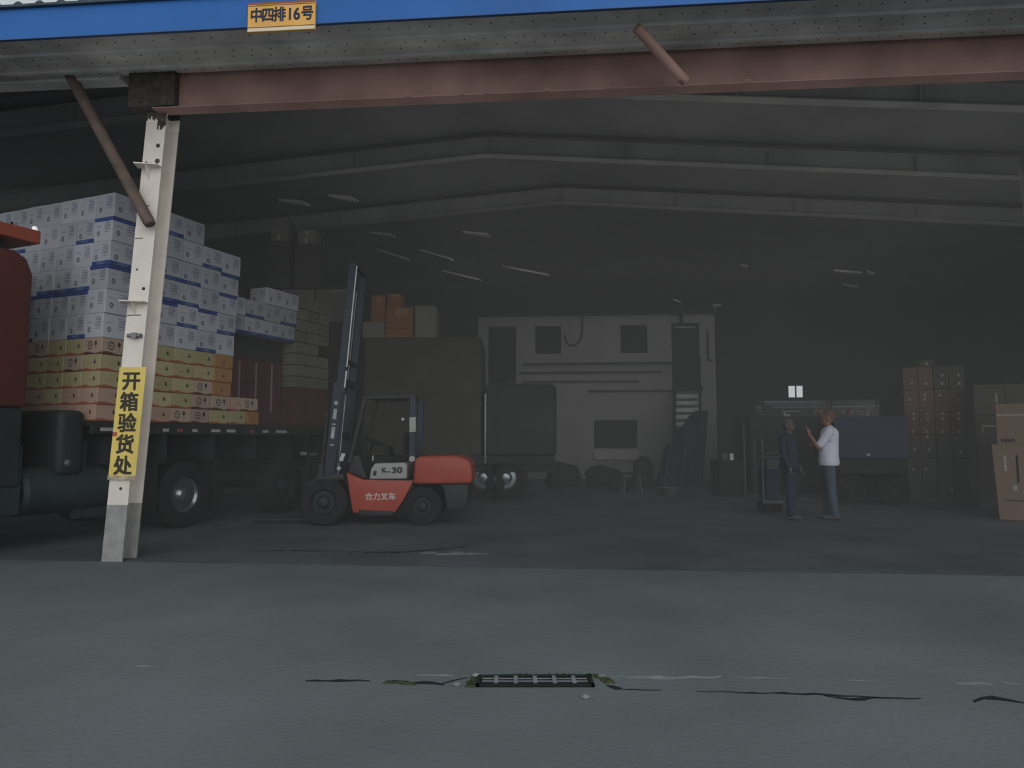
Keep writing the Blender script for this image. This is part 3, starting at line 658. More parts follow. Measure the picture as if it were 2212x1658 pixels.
# sides of chassis
poly('side_frame', [(748,1020),(764,1028),(786,1036),(893,1038),(886,1052),(868,1085),(852,1107),(762,1107),(756,1070)], 0, .16, m_fred, .008)
poly('side_frame', [(748,1020),(764,1028),(786,1036),(893,1038),(886,1052),(868,1085),(852,1107),(762,1107),(756,1070)], .99, 1.15, m_fred, .008)
poly('chassis', [(740,1030),(893,1042),(870,1100),(765,1100)], .16, .99, m_fgrey, .005)
poly('counterweight', [(895,993),(905,985),(985,984),(1008,990),(1019,1003),(1021,1040),(1012,1044),(893,1045)], -.03, 1.18, m_fred, .045, seg=4)
poly('counterweight_base', [(955,1045),(1012,1044),(1010,1085),(1003,1100),(965,1102)], .05, 1.1, m_fgrey, .02)
poly('step_plate', [(775,1100),(850,1104),(848,1112),(778,1112)], -.03, .12, m_fgrey, .004)
poly('engine_cover', [(808,1001),(872,999),(878,1004),(877,1034),(796,1035),(800,1012)], .06, 1.09, mat('engine_cover_white', (.40,.40,.40), .4, var=.08, scale=6), .012)
poly('cover_slot', [(805,1017),(812,1017),(811,1027),(804,1027)], .054, .07, m_fgrey, .001)
q1 = fp(856, 1016, .055)
textmesh('30', .125, m_ink, fk, frame(q1, (1,0,.02), (0,0,1)), .001, bold=.004, name='lettering', xs=1.35)
q1 = fp(828, 1016, .055); textmesh('K', .1, m_ink, fk, frame(q1, (1,0,.02), (.25,0,1)), .001, bold=.004, name='lettering', xs=1.1)
poly('logo_bar', [(832,1018),(842,1018),(842,1020),(832,1020)], .053, .06, m_ink, .0005)
q1 = fp(822, 1073, -.004); textmesh('合力叉车', .118, mat('logo_white', (.62,.55,.53), .5, var=0), fk, frame(q1, (1,0,0), (.12,0,1)), .001, bold=.003, name='lettering', xs=1.0)
poly('cover_gap', [(800,1035),(893,1036),(893,1040),(790,1040)], .02, 1.1, m_fgrey, .002)
# seat, steering
poly('seat', [(822,968),(828,962),(834,985),(868,988),(868,998),(820,998)], .32, .82, m_black, .02)
poly('seat_back', [(866,935),(874,935),(874,996),(862,996)], .32, .82, m_black, .02)
b = MB(); a_, c_ = fp(772,1000,.55), fp(792,955,.55); b.tube(a_, c_, .022); b.lathe(c_, (c_-a_), [(.16,0),(.18,.012),(.18,.03),(.16,.04),(.155,.02),(.16,0)], seg=26); b.tube(c_-Vector((.0,.16,0)), c_+Vector((0,.16,0)), .012); b.build('steering_wheel', m_black, fk, smooth=True)
poly('dashboard', [(748,1020),(756,985),(772,982),(778,1000),(790,1036)], .1, 1.05, m_fgrey, .015)
poly('dash_label', [(739,978),(747,979),(741,996),(733,994)], -.02, -.01, m_white, .001)
poly('lever', [(797,985),(801,984),(799,996),(796,996)], .25, .28, m_ref, .002)
# guard pillars and roof
m_lab = mat('label_white', (.45,.45,.45), .5, var=.1, scale=20)
def bar(name, p0, p1, wdt, y, m, parent=fk):
    a_, c_ = fp(*p0, y), fp(*p1, y); d = (c_-a_).normalized(); x = Vector((d.z,0,-d.x))*wdt/2
    return MB().obox(a_ - x - Vector((0,.03,0)), x*2, (0,.06,0), c_-a_).build(name, m, parent, bevel=.008)
for y in (.1, 1.02):
    bar('guard_pillar', (888,1000), (890,856), .1, y, m_fblue); bar('guard_pillar', (752,1000), (786,858), .06, y, m_fgrey)
    bar('guard_rail', (780,858), (897,854), .06, y, m_fgrey)
for u in (790,806,822,838,854,870,886): MB().box(tuple(fp(u,856,.1)-Vector((.015,0,.015))), tuple(fp(u,856,1.02)+Vector((.015,0,.015)))).build('guard_slat', m_fgrey, fk)
poly('pillar_label', [(883,901),(897,900),(897,932),(883,933)], .058, .066, m_lab, .001)
MB().lathe(fp(889,991,.05), (0,-1,0), [(0,.03),(.045,.025),(.05,.0),(.05,-.01)], seg=18).build('round_badge', m_lab, fk, smooth=True)
MB().lathe(fp(869,905,.05), (0,-1,0), [(0,.03),(.022,.025),(.028,.0)], seg=12).build('indicator', m_railg, fk, smooth=True)
MB().lathe(fp(733,1011,-.02), (0,-1,0), [(0,.03),(.03,.025),(.035,.0)], seg=12).build('indicator', m_lab, fk, smooth=True)
# wheels
def fwheel(u, v, y, sgn, r, wd_, rim):
    p = fp(u, v, y); p.z = r; wheel(fk, p, (0,-sgn,0), r, wd_, rim)
for y, s_ in ((.06,1),(1.09,-1)):
    fwheel(912, 1087, y+.04*s_, s_, .29, .2, m_rimd); fwheel(700, 1080, y, s_, .36, .26, m_rimd)
poly('rear_axle', [(900,1070),(924,1070),(924,1090),(900,1090)], .2, .95, m_fgrey, .01)
poly('front_fender', [(660,1045),(690,1028),(742,1022),(752,1060),(745,1036),(700,1036),(664,1052)], -.05, 1.2, m_fgrey, .004)
poly('front_axle', [(690,1070),(765,1070),(765,1095),(690,1095)], .2, .95, m_fgrey, .01)
# mast: outer and inner channels, cylinders, carriage, forks
def mastpt(k, off_=0, y=0):      # k along the mast 0..1
    a_, c_ = fp(704,1118,y), fp(762,560,y); d = (c_-a_).normalized(); x = Vector((d.z,0,-d.x)); return a_ + (c_-a_)*k + x*off_
def mchan(name, k0, k1, o0, o1, y, th, m):
    a_ = mastpt(k0,o0,y); return MB().obox(a_, mastpt(k0,o1,y)-a_, (0,th,0), mastpt(k1,o0,y)-a_).build(name, m, fk, bevel=.006)
for y in (.12, .9):
    mchan('outer_mast', 0.01, .52, -.13, .06, y, .13, m_fblue); mchan('inner_mast', .2, 1.0, -.085, .03, y+.02, .09, m_fblue)
for k in (.06,.3,.51): mchan('cross_member', k, k+.025, -.06, .03, .25, .65, m_fblue)
for k in (.6,.985): mchan('cross_member', k, k+.015, -.05, .02, .2, .72, m_fblue)
m_rod = mat('chrome_rod', (.75,.77,.8), .3, .15, var=.05)
MB().tube(mastpt(.58,.06,.08), mastpt(.98,.055,.08), .012).build('lift_rod', m_rod, fk, smooth=True)
MB().tube(mastpt(.50,.06,.08), mastpt(.565,.06,.08), .014).build('lift_rod', m_rod, fk, smooth=True)
MB().tube(mastpt(.1,.065,.08), mastpt(.48,.065,.08), .024).build('lift_cylinder', m_fblue, fk, smooth=True)
MB().tube(mastpt(.1,.1,.07), mastpt(.47,.09,.07), .006).build('hose', m_railg, fk, smooth=True)
for (k0,k1,m_) in ((.43,.445,m_lab),(.375,.415,m_lab),(.352,.358,m_lab),(.30,.345,m_railg),(.272,.278,m_lab)):
    mchan('mast_label', k0, k1, -.085, -.03, .115, .004, m_)
mchan('carriage', .08, .2, -.22, -.14, .1, .95, m_fgrey); mchan('load_backrest', .2, .4, -.19, -.16, .1, .03, m_fgrey); mchan('load_backrest', .2, .4, -.19, -.16, 1.02, .03, m_fgrey)
for y in (.25,.8):
    a_ = mastpt(.02,-.22,y); MB().box((a_.x-1.0, a_.y, .05), (a_.x, a_.y+.12, .09)).box((a_.x-.04, a_.y, .05),(a_.x, a_.y+.12, .55)).build('fork', m_fgrey, fk, bevel=.006)
mchan('drive_chain', .1, .9, -.02, .0, .5, .03, m_steel)
bpy.data.objects[0]

# ================================================================ dark goods behind
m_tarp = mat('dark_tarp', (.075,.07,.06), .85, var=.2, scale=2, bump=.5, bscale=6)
m_tarp2 = mat('dark_green_tarp', (.055,.06,.055), .8, var=.2, scale=2, bump=.5, bscale=5)
t2 = empty('lorry', (at(1000,1000,15).x, 15.4, 0)); tag(t2, 'dark second lorry under tarpaulins behind the forklift', 'lorry')
OF2 = -Vector(t2.location)
def g2p(u, v, d=15.0): return at(u, v, d) + OF2
def lump(name, u0, u1, v0, v1, d, dep, m, parent, OF, bevel=.08, z0=None):
    a_ = at(u0, v1, d) + OF; c_ = at(u1, v1, d) + OF; zt_ = (at(u0, v0, d) + OF).z
    zb_ = a_.z if z0 is None else z0
    return MB().box((a_.x, a_.y, zb_), (c_.x, a_.y+dep, zt_)).build(name, m, parent, bevel=bevel, smooth=True, seg=3)
lump('bed', 775, 1200, 985, 1003, 15, 2.2, m_chassis, t2, OF2, .01)
lump('tarped_load', 782, 1040, 728, 985, 15.02, 2.1, m_tarp, t2, OF2, .06); lump('rear_load', 1045, 1203, 828, 985, 15.0, 2.15, m_tarp2, t2, OF2, .12)
for u in (800, 1045, 1092):
    for y, s_ in ((.15,1),(2.0,-1)):
        p = g2p(u, 1000); wheel(t2, (p.x, p.y + y, .48), (0,-s_,0), .48, .26, m_rim if u > 1000 and s_ == 1 else m_rimd)
MB().box((g2p(782,1000).x, -.35, .6), (g2p(1200,1000).x, .1, .78)).build('chassis', m_chassis, t2)
lump('side_post', 1046, 1050, 850, 1000, 14.97, .05, m_steel, t2, OF2, .003)
bmesh_box = None
# cartons on the tarped load
def pxcarton(name, u0, u1, v0, v1, d, dep, m, label, group=None, rz=0, shift=0):
    a_ = at(u0, v1, d); c_ = at(u1, v1, d); zt_ = at(u0, v0, d).z
    dx = c_.x-a_.x
    o = bpy.data.objects.new(name, cartonmesh(name, dx, dep, zt_-a_.z, [m, m], .008)); COL.objects.link(o); o.location = ((a_.x+c_.x)/2, d+dep/2, a_.z); o.rotation_euler.z = rz
    tag(o, label, 'carton', group); return o
q = NB('orange_brown_carton'); mob = q.done((.27,.12,.055), [(q.rect(.35,.8,.72,.95), (.34,.2,.11)), (q.rect(-1,2,.3,.33), (.15,.07,.04))])
ztl = at(782, 728, 15.02).z
def onload(x0, x1, y, dep, z, h, m, label):
    o = bpy.data.objects.new('loose_carton', cartonmesh('loose_carton', x1-x0, dep, h, [m, m], .008)); COL.objects.link(o); o.location = ((x0+x1)/2, y+dep/2, z); tag(o, label, 'carton', 'loose cartons on the tarpaulin'); return o
X = lambda u: at(u, 680, 15.1).x
onload(X(783), X(832), 15.1, .6, ztl, at(0,694,15.1).z-ztl, mgb, 'grey carton at the left end on the tarpaulin')
onload(X(834), X(893), 15.06, .7, ztl, at(0,664,15.1).z-ztl, mob, 'large orange-brown carton on the tarpaulin')
onload(X(896), X(942), 15.1, .6, ztl, at(0,660,15.1).z-ztl, mgb, 'grey carton right of the orange-brown one on the tarpaulin')
onload(X(800), X(832), 15.15, .5, at(0,694,15.1).z+.002, at(0,636,15.1).z-at(0,694,15.1).z, mob, 'brown carton on top of the grey left-end carton')
onload(X(836), X(866), 15.1, .5, at(0,664,15.1).z+.002, at(0,634,15.1).z-at(0,664,15.1).z, mob, 'small labelled carton on top of the large orange-brown one')
# tall dark stack with two taped cartons
Xs = at(430, 700, 16.0).x; cwid = .82
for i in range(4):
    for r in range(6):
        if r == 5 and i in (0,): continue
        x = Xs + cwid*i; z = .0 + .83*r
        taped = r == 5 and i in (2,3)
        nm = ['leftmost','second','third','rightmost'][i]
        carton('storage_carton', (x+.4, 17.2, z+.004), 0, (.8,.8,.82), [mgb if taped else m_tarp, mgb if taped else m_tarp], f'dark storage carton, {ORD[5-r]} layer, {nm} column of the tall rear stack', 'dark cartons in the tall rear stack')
m_tape = mat('white_tape', (.6,.6,.6), .4, var=.1)
zz = .83*6+.005
for k, (u0,u1,v0,v1,tp,lbb) in enumerate([(580,620,466,516,[(.35,.5,.05,.28)], 'grey taped carton standing on the tall rear stack, left one'), (640,678,492,522,[(.4,.55,.62,.95),(.4,.55,.05,.35)], 'grey carton with two white tape patches on the tall rear stack')]):
    a_ = at(u0, v1, 16.6); c_ = at(u1, v0, 16.6); h = c_.z - a_.z; dx = c_.x - a_.x
    e = empty('taped_carton', ((a_.x+c_.x)/2, 17.0, zz if False else a_.z)); tag(e, lbb, 'carton', 'taped cartons on the tall stack')
    MB().box((-dx/2,-.25,0),(dx/2,.25,h)).build('box', mgb, e, bevel=.006)
    for x0, x1, z0, z1 in tp: MB().box((-dx/2+dx*x0,-.256,h*z0),(-dx/2+dx*x1,-.2505,h*z1)).build('tape', m_tape, e)
    e['support'] = 'stack'
# stack tops to carry them
for k, (u0,u1,v1,lbb) in enumerate([(575,625,516,'dark flat carton under the left taped carton'), (634,684,522,'dark flat carton under the two-patch taped carton')]):
    a_ = at(u0, v1, 16.6); c_ = at(u1, v1, 16.6)
    if a_.z - zz > .03: carton('storage_carton', ((a_.x+c_.x)/2, 17.1, zz), 0, (c_.x-a_.x, .75, a_.z-zz-.002), [m_tarp, m_tarp], lbb, 'dark cartons in the tall rear stack')
o = carton('storage_carton', (at(500,500,16.8).x, 17.15, .83*5+.006), 0, (.7,.7,.9), [mma, mma], 'dark maroon carton at the top left of the tall rear stack', 'dark cartons in the tall rear stack')

# ================================================================ two-storey office block
BN = (at(1290,800,23) - C0).dot(N)
m_off = mat('office_plaster', (.44,.44,.43), .85, var=.1, scale=1.2); m_hole = mat('dark_opening', (.03,.03,.032), .7, var=.1)
m_offlow = m_off
(sL, zT), (sR, zT2) = hit(1033, 688, BN), hit(1543, 674, BN); zT = (zT+zT2)/2
ob = empty('office_block', W(sL, BN, 0), -YAW); tag(ob, 'two-storey pale plastered office block inside the shed', 'building')
def H(u, v): s, z = hit(u, v, BN); return s - sL, z
LB = sR - sL; DB = 3.0
openings = [('door', 1055,1115,705,828), ('window', 1156,1212,704,764), ('window', 1340,1398,702,762), ('door', 1450,1510,697,838), ('window', 1283,1376,907,968)]
# front wall as grid of panels around openings (single mesh)
xs = {0, LB}; zs = {0, zT}; rects = []
for nm, u0, u1, v0, v1 in openings:
    x0 = H(u0, v0)[0]; x1 = H(u1, v0)[0]; z1 = H((u0+u1)/2, v0)[1]; z0 = H((u0+u1)/2, v1)[1]; rects.append((nm, x0, x1, z0, z1)); xs |= {x0, x1}; zs |= {z0, z1}
xs, zs = sorted(xs), sorted(zs); b = MB()
for x0, x1 in zip(xs, xs[1:]):
    for z0, z1 in zip(zs, zs[1:]):
        cx, cz = (x0+x1)/2, (z0+z1)/2
        if any(r[1] < cx < r[2] and r[3] < cz < r[4] for r in rects): continue
        b.box((x0,0,z0),(x1,.15,z1))
b.box((0,.15,0),(.15,DB,zT)); b.box((LB-.15,.15,0),(LB,DB,zT)); b.box((0,DB-.15,0),(LB,DB,zT))
b.build('walls', m_off, ob)
MB().box((-.1,-.15,zT),(LB+.12,DB+.05,zT+.09)).build('roof_slab', m_chassis, ob, bevel=.01)
for nm, x0, x1, z0, z1 in rects:
    b = MB(); b.box((x0,.02,z0),(x0+.05,.12,z1)).box((x1-.05,.02,z0),(x1,.12,z1)).box((x0,.02,z1-.05),(x1,.12,z1)).box((x0,.02,z0),(x1,.12,z0+.04))
    fr = b.build(nm, m_chassis, ob)
    if nm == 'window':
        xm = (x0+x1)/2
        MB().box((xm-.025,.03,z0),(xm+.025,.1,z1)).build('mullion', m_chassis, fr)
        for a_, c_ in ((x0+.05,xm-.025),(xm+.025,x1-.05)): MB().box((a_,.06,z0+.04),(c_,.07,z1-.05)).build('pane', m_hole, fr)
    else:
        MB().box((x0+.05,.07,z0+.04),(x1-.05,.11,z1-.05)).build('leaf', m_hole, fr)
        if x0 > 3: MB().box((x0+.12,.05,z1-.16),(x1-.12,.069,z1-.11)).build('transom', m_railg, fr)
# ledge lines, sill, cable
for v0, v1, u0, u1, dp in ((783,787,1130,1450,.1),(802,805,1120,1430,.05),(822,824,1130,1380,.03),(842,845,1270,1450,.06)):
    x0, z1 = H(u0, v0); x1, _ = H(u1, v0); _, z0 = H(u0, v1); z_ = H((u0+u1)/2, v0)[1]
    MB().box((x0,-dp,z_-.07),(x1,0,z_)).build('ledge', mat('ledge_dark', (.11,.11,.11), .8, var=.3, scale=3), ob)
x0, z_ = H(1283, 972); x1, _ = H(1378, 972); zz0 = H(1330, 992)[1]
MB().box((x0,-.12,zz0),(x1,0,z_)).build('sill', mat('sill_pale', (.6,.6,.59), .8, var=.1), ob, bevel=.01)
pts = [H(1258,683), H(1258,700), H(1257,720), H(1253,735), H(1245,744), H(1235,747), H(1226,742), H(1221,733), H(1219,724)]
MB().path([(x,-.04,z) for x, z in pts], .028, seg=10).build('cable_loop', m_chassis, ob, smooth=True)
x, z_ = H(1471, 698); MB().tube((x,-.1,z_-.02),(x,-.1,zT+.3),.06).box((x-.12,-.2,zT+.3),(x+.12,.0,zT+.4)).build('flue', m_chassis, ob)
xl, zl = H(1528, 716); MB().path([(xl,-.03,zl),(xl,-.03,H(1528,778)[1]),(xl+.15,-.03,H(1528,778)[1])], .03).build('downpipe', m_chassis, ob)
# small lamp on corner
x, z_ = H(1546, 661); MB().box((x-.12,-.2,z_-.04),(x+.15,-.05,z_+.04)).box((x-.05,-.1,zT+.08),(x-.02,-.07,z_)).build('lamp_head', mat('lamp_head', (.5,.5,.5), .5, var=.1), ob)
# stairs: down from the right door toward the camera
st = empty('staircase', W(sL + rects[3][1], BN-.2, 0), -YAW); tag(st, 'dark steel staircase with pale treads climbing to the office upper door', 'staircase')
ztop = rects[3][3]; nst = 12; wst = rects[3][2]-rects[3][1]
rise = ztop/(nst+1); run = .25; dxs = -.045
m_str = mat('stair_steel', (.05,.055,.06), .6, .3, var=.1); m_tread = mat('tread_pale', (.8,.8,.8), .6, var=.15)
for i in range(nst):
    z_ = ztop - rise*(i+1); y = -run*(i+1) ; x = dxs*(i+1)
    MB().box((x+.1,y,z_-.13),(x+wst-.12,y+.28,z_)).build('tread', m_tread if i < 5 else m_str, st, bevel=.006)
MB().box((-.03,-.12,ztop-.1),(wst+.03,.18,ztop)).build('landing', m_str, st)
for sx in (.05, wst-.07):
    MB().hexa([(sx,-.05,ztop-.25),(sx+.04,-.05,ztop-.25),(sx+.04+dxs*(nst+1),-run*(nst+1),0.0),(sx+dxs*(nst+1),-run*(nst+1),0.0),(sx,-.05,ztop-.02),(sx+.04,-.05,ztop-.02),(sx+.04+dxs*(nst+1),-run*(nst+1),.24),(sx+dxs*(nst+1),-run*(nst+1),.24)]).build('stringer', m_str, st)
    MB().path([(sx,0,ztop+.95),(sx,-.15,ztop+.95),(sx+dxs*(nst+1),-run*(nst+1),.95)], .028).build('handrail', m_str, st)
    for i in (0,4,8,12):
        MB().tube((sx+dxs*i+.02,-run*i-.08,ztop-rise*i-.1),(sx+dxs*i+.02,-run*i-.08,ztop-rise*i+.92),.018,seg=8).build('baluster', m_str, st)
# blue tarp bundle under the stairs
def blob(name, c, r, m, label, cat, sq=(1,1,1), seed=1, parent=None):
    bm = bmesh.new(); bmesh.ops.create_icosphere(bm, subdivisions=3, radius=1); q_ = random.Random(seed); ph = [q_.uniform(0,6) for _ in range(6)]
    for v in bm.verts:
        d = 1 + .1*math.sin(v.co.x*4+ph[0]) + .08*math.sin(v.co.y*5+ph[1]) + .09*math.sin(v.co.z*6+ph[2])
        v.co = Vector((v.co.x*sq[0]*r*d, v.co.y*sq[1]*r*d, max(-.7, v.co.z)*sq[2]*r*d))
    mn = min(v.co.z for v in bm.verts)
    for v in bm.verts: v.co.z -= mn
    me = bpy.data.meshes.new(name); bm.to_mesh(me); bm.free(); me.materials.append(m); me.polygons.foreach_set('use_smooth', [True]*len(me.polygons))
    o = bpy.data.objects.new(name, me); COL.objects.link(o); o.location = c
    if parent: o.parent = parent
    else: tag(o, label, cat)
    return o
m_btarp = mat('blue_tarp', (.035,.05,.09), .6, var=.2, scale=4); m_sack = mat('dark_sack', (.035,.036,.038), .9, var=.2, scale=5)
def gx(u, d): return at(u, 1000, d).x
b = MB(); q_ = random.Random(5)
c0_, c1_ = gx(1412,19.6), gx(1512,19.6); nn_ = 14
fr_ = [Vector((c0_+(c1_-c0_)*i/nn_*(1), 19.3 + .09*math.sin(i*1.9), 0)) for i in range(nn_+1)]
for i in range(nn_):
    h0, h1 = (1.0 + 1.1*min(1, k_/nn_*1.5) for k_ in (i, i+1))
    p_, r_ = fr_[i], fr_[i+1]; b.hexa([p_, r_, r_+Vector((0,.05,0)), p_+Vector((0,.05,0)), p_+Vector((.25,.15,h0)), r_+Vector((.25,.15,h1)), r_+Vector((.25,.2,h1)), p_+Vector((.25,.2,h0))])
o = b.build('draped_tarp', m_btarp); tag(o, 'dark blue tarpaulin hung below the office staircase', 'tarpaulin')
for k, (u, d, r, sq, lb_) in enumerate([(1215,19,.38,(1.2,.8,1),'dark sack heap at the left foot of the office wall'), (1300,19.6,.4,(1.3,.8,.8),'dark sack heap under the lower office window'),
                                   (1340,17.9,.3,(1.2,.8,.7),'low dark sack heap before the office window'), (1388,18.9,.42,(.8,.8,1.1),'rounded dark sack beside the office stairs')]):
    blob('sack', (gx(u,d), d, 0), r, m_sack, lb_, 'sack', sq, 10+k)
# stool with slanting pale legs
sx0, sx1 = gx(1345,17), gx(1382,17)
sb = empty('stool', ((sx0+sx1)/2, 17, 0)); tag(sb, 'dark stool with thin pale metal legs in front of the office', 'stool'); hw = (sx1-sx0)/2
MB().box((-hw,-.18,.46),(hw,.18,.5)).build('seat', m_sack, sb, bevel=.01)
for x, y in ((-1,-1),(1,-1),(-1,1),(1,1)): MB().tube((x*hw*1.05,y*.2,0),(x*hw*.8,y*.14,.46),.012,seg=8).build('leg', m_steel, sb)
# helmet-like basin by the stair
bs = MB().lathe((gx(1447,16.5),16.5,.0), (0,0,1), [(.0,.005),(.16,.005),(.26,.16),(.27,.17),(.25,.165),(.15,.02),(0,.02)], seg=28).build('basin', mat('basin_grey', (.2,.2,.2), .4, .2, var=.05), smooth=True); tag(bs, 'shallow grey basin on the floor near the office stairs', 'basin')

# ================================================================ roof odds: loose insulation flaps and lamps
m_flap = mat('pale_flap', (.75,.73,.7), .7, var=.2, scale=3)
flaps = [(600,662,436,16,'pale flap under the roof above the tall rear stack, left one'), (708,768,426,16,'pale flap under the roof above the tall rear stack, right one'), (798,852,506,19,'pale flap under the roof left of centre, upper one'),
         (905,978,557,19,'longest pale sloping flap under the roof'), (812,880,556,19,'dim sloping flap left of the longest roof flap'), (955,1040,602,21,'dim flap under the roof above the office left corner'), (1085,1190,592,21,'pale flap under the roof above the office windows'), (1000,1060,505,18,'very dim flap under the roof near the middle'),
         (1802,1866,588,20,'pale strip under the roof at far right, longer one'), (1874,1894,590,20,'pale strip under the roof at far right, short one'), (1820,1858,618,22,'pale strip under the roof at far right, lower one'), (1598,1620,574,21,'tiny pale flap under the roof right of the office'), (1455,1476,651,22.2,'small pale lamp head above the office door')]
for u0, u1, v, d, lb_ in flaps:
    a_, c_ = at(u0, v-3, d), at(u1, v+4, d)
    if 900 < u0 < 960 or u0 in (812,955,1085): a_ = at(u0, v-16, d+.4)
    th = .05
    dirv = c_ - a_
    o = MB().hexa([a_, c_+Vector((-.1,-.1,0)), c_+Vector((0,.35,.05)), a_+Vector((.15,.35,.05)), a_+Vector((0,0,th)), c_+Vector((-.1,-.1,th)), c_+Vector((0,.35,th+.05)), a_+Vector((.15,.35,th+.05))]).build('roof_flap', m_flap)
    # hanger wires up to the roof
    wr = MB().tube(a_+Vector((.1,.1,th)), (a_.x+.1, a_.y+.1, 7.1), .004, seg=5).tube(c_+Vector((-.1,.1,th)), (c_.x-.1, c_.y+.1, 7.1), .004, seg=5).build('hanger', m_chassis, o)
    tag(o, lb_, 'flap')

# ================================================================ right side: tall taped carton stack
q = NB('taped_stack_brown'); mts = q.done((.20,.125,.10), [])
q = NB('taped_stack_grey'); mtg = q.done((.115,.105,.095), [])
def facing(u, d, yaw_extra=0):
    th = math.atan2((u-1106)/1500, 1) + R(yaw_extra)
    return -th, Vector((math.cos(th), -math.sin(th), 0)), Vector((math.sin(th), math.cos(th), 0))
class Face:                                            # vertical front face of a stack, turned to the yard
    def __init__(s, u, v, d, ex=0): s.rz, s.ax, s.an = facing(u, d, ex); s.o = Vector((at(u, v, d).x, d, 0)); s.e = (s.o.x, s.o.y)
    def sz(s, u, v):
        r = ray(u, v); c = Vector((0,0,CAM_H)); k = (s.o - c).dot(s.an)/r.dot(s.an); p = c + r*k; return (p - s.o).dot(s.ax), p.z
m_tp = mat('tape_tab', (.42,.38,.36), .4, var=.2, scale=20)
rowv = [(810,[2035,2070]),(828,[1970,2000,2035,2072]),(853,[1998,2030]),(863,[1965,1997,2072]),(893,[1974,2004,2037,2071]),(904,[1974,2004,2037,2071]),(932,[1972,2003,2037,2072]),(943,[2003]),(971,[1975,2007]),(976,[2076]),(986,[2007]),(1013,[1972,2000,2027]),(1056,[2056])]
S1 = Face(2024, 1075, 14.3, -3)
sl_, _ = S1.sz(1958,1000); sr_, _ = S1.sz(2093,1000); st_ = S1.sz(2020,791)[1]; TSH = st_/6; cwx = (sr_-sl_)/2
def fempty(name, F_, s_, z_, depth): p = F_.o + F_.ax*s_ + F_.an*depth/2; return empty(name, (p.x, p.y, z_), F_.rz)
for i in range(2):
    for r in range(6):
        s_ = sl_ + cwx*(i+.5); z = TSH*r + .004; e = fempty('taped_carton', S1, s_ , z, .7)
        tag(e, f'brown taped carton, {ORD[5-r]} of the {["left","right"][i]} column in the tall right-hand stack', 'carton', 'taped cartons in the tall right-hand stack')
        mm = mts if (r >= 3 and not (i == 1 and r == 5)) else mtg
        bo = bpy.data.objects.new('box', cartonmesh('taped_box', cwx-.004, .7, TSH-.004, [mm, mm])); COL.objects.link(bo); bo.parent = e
        for v, us in rowv:
            for u in us:
                a1, z1 = S1.sz(u, v)
                if abs(a1 - s_) < cwx/2-.03 and z+.03 < z1 < z+TSH-.035:
                    MB().box((a1-s_-.022,-.356,z1-z-.028),(a1-s_+.022,-.3485,z1-z+.028)).build('tape_tab', m_tp, e, bevel=.002)
        MB().box((-.005,-.353,.01),(.005,-.3485,TSH-.03)).build('flap_seam', m_crack, e)
s0_, z0_ = S1.sz(1986, 778); s1_, _ = S1.sz(2017, 778)
e = fempty('taped_carton', S1, (s0_+s1_)/2, st_+.004, .5); tag(e, 'small grey carton alone on top of the tall right-hand stack', 'carton')
hw = (s1_-s0_)/2; MB().box((-hw,-.25,0),(hw,.2,z0_-st_)).build('box', mtg, e, bevel=.006); MB().box((-.02,-.256,.02),(.02,-.2485,.09)).build('tape_tab', m_tp, e)
S2 = Face(2155, 1060, 13.2, 0); sl_, _ = S2.sz(2110,1000); st_ = S2.sz(2130,830)[1]; h = st_/4
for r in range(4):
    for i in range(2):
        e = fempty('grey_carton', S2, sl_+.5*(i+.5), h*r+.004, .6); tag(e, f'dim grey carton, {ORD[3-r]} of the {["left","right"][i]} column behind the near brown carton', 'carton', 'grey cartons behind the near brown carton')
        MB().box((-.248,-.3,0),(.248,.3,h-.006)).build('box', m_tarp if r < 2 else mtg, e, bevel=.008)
        if r == 2 and i == 0: MB().box((-.14,-.306,h*.62),(.22,-.2985,h*.67)).box((-.14,-.306,h*.42),(-.12,-.2985,h*.67)).build('tape', m_tp, e)
        if r == 3: MB().box((.1,-.306,h*.4),(.13,-.2985,h*.7)).build('tape_tab', m_tp, e)
S3 = Face(2200, 1115, 11.3, 4)
(xl, _), zt3, zm = S3.sz(2158,1100), S3.sz(2180,872)[1], S3.sz(2150,958)[1]; xr = xl + 1.1
q = NB('near_brown_carton'); mnb = q.done((.25,.17,.13), [(q.scrib(q.rect(.05,.14,.52,.56), 60, 30, .3), (.12,.06,.08))])
e = fempty('tall_carton', S3, (xl+xr)/2, .004, .7); tag(e, 'tall brown carton in front at the right edge of the shed', 'carton'); hw = (xr-xl)/2; cx_ = (xl+xr)/2
MB().prism([(-hw,-.35,0),(hw,-.35,0),(hw,-.35,zm-.01),(-hw-.06,-.35,zm-.01)], (0,.7,0)).build('lower_box', mnb, e, bevel=.01); MB().box((-hw+.02,-.35,zm-.01),(hw+.02,.35,zt3)).build('upper_box', mnb, e, bevel=.01)
MB().box((-hw+.03,-.356,S3.sz(2180,898)[1]),(hw,-.3485,S3.sz(2180,895)[1])).build('strap', m_tp, e)
for u, v0, v1, m_, ww in ((2172,984,1018,m_tp,.022),(2200,983,1043,m_crack,.014),(2193,1048,1060,m_tp,.03)):
    x, z0 = S3.sz(u, v1); z1 = S3.sz(u, v0)[1]; MB().box((x-cx_-ww,-.356,z0),(x-cx_+ww,-.3485,z1)).build('tape_tab', m_, e, bevel=.003)
x, z0 = S3.sz(2163,955); x2, z1 = S3.sz(2192,948); MB().box((x-cx_,-.3555,z0),(x2-cx_,-.3485,z1)).build('print_line', mat('print_maroon', (.1,.05,.06), .7, var=.5, scale=60), e)
x, z0 = S3.sz(2172,1081); MB().box((x-cx_,-.356,z0),(hw-.2,-.3485,z0+.012)).build('tear', m_crack, e)

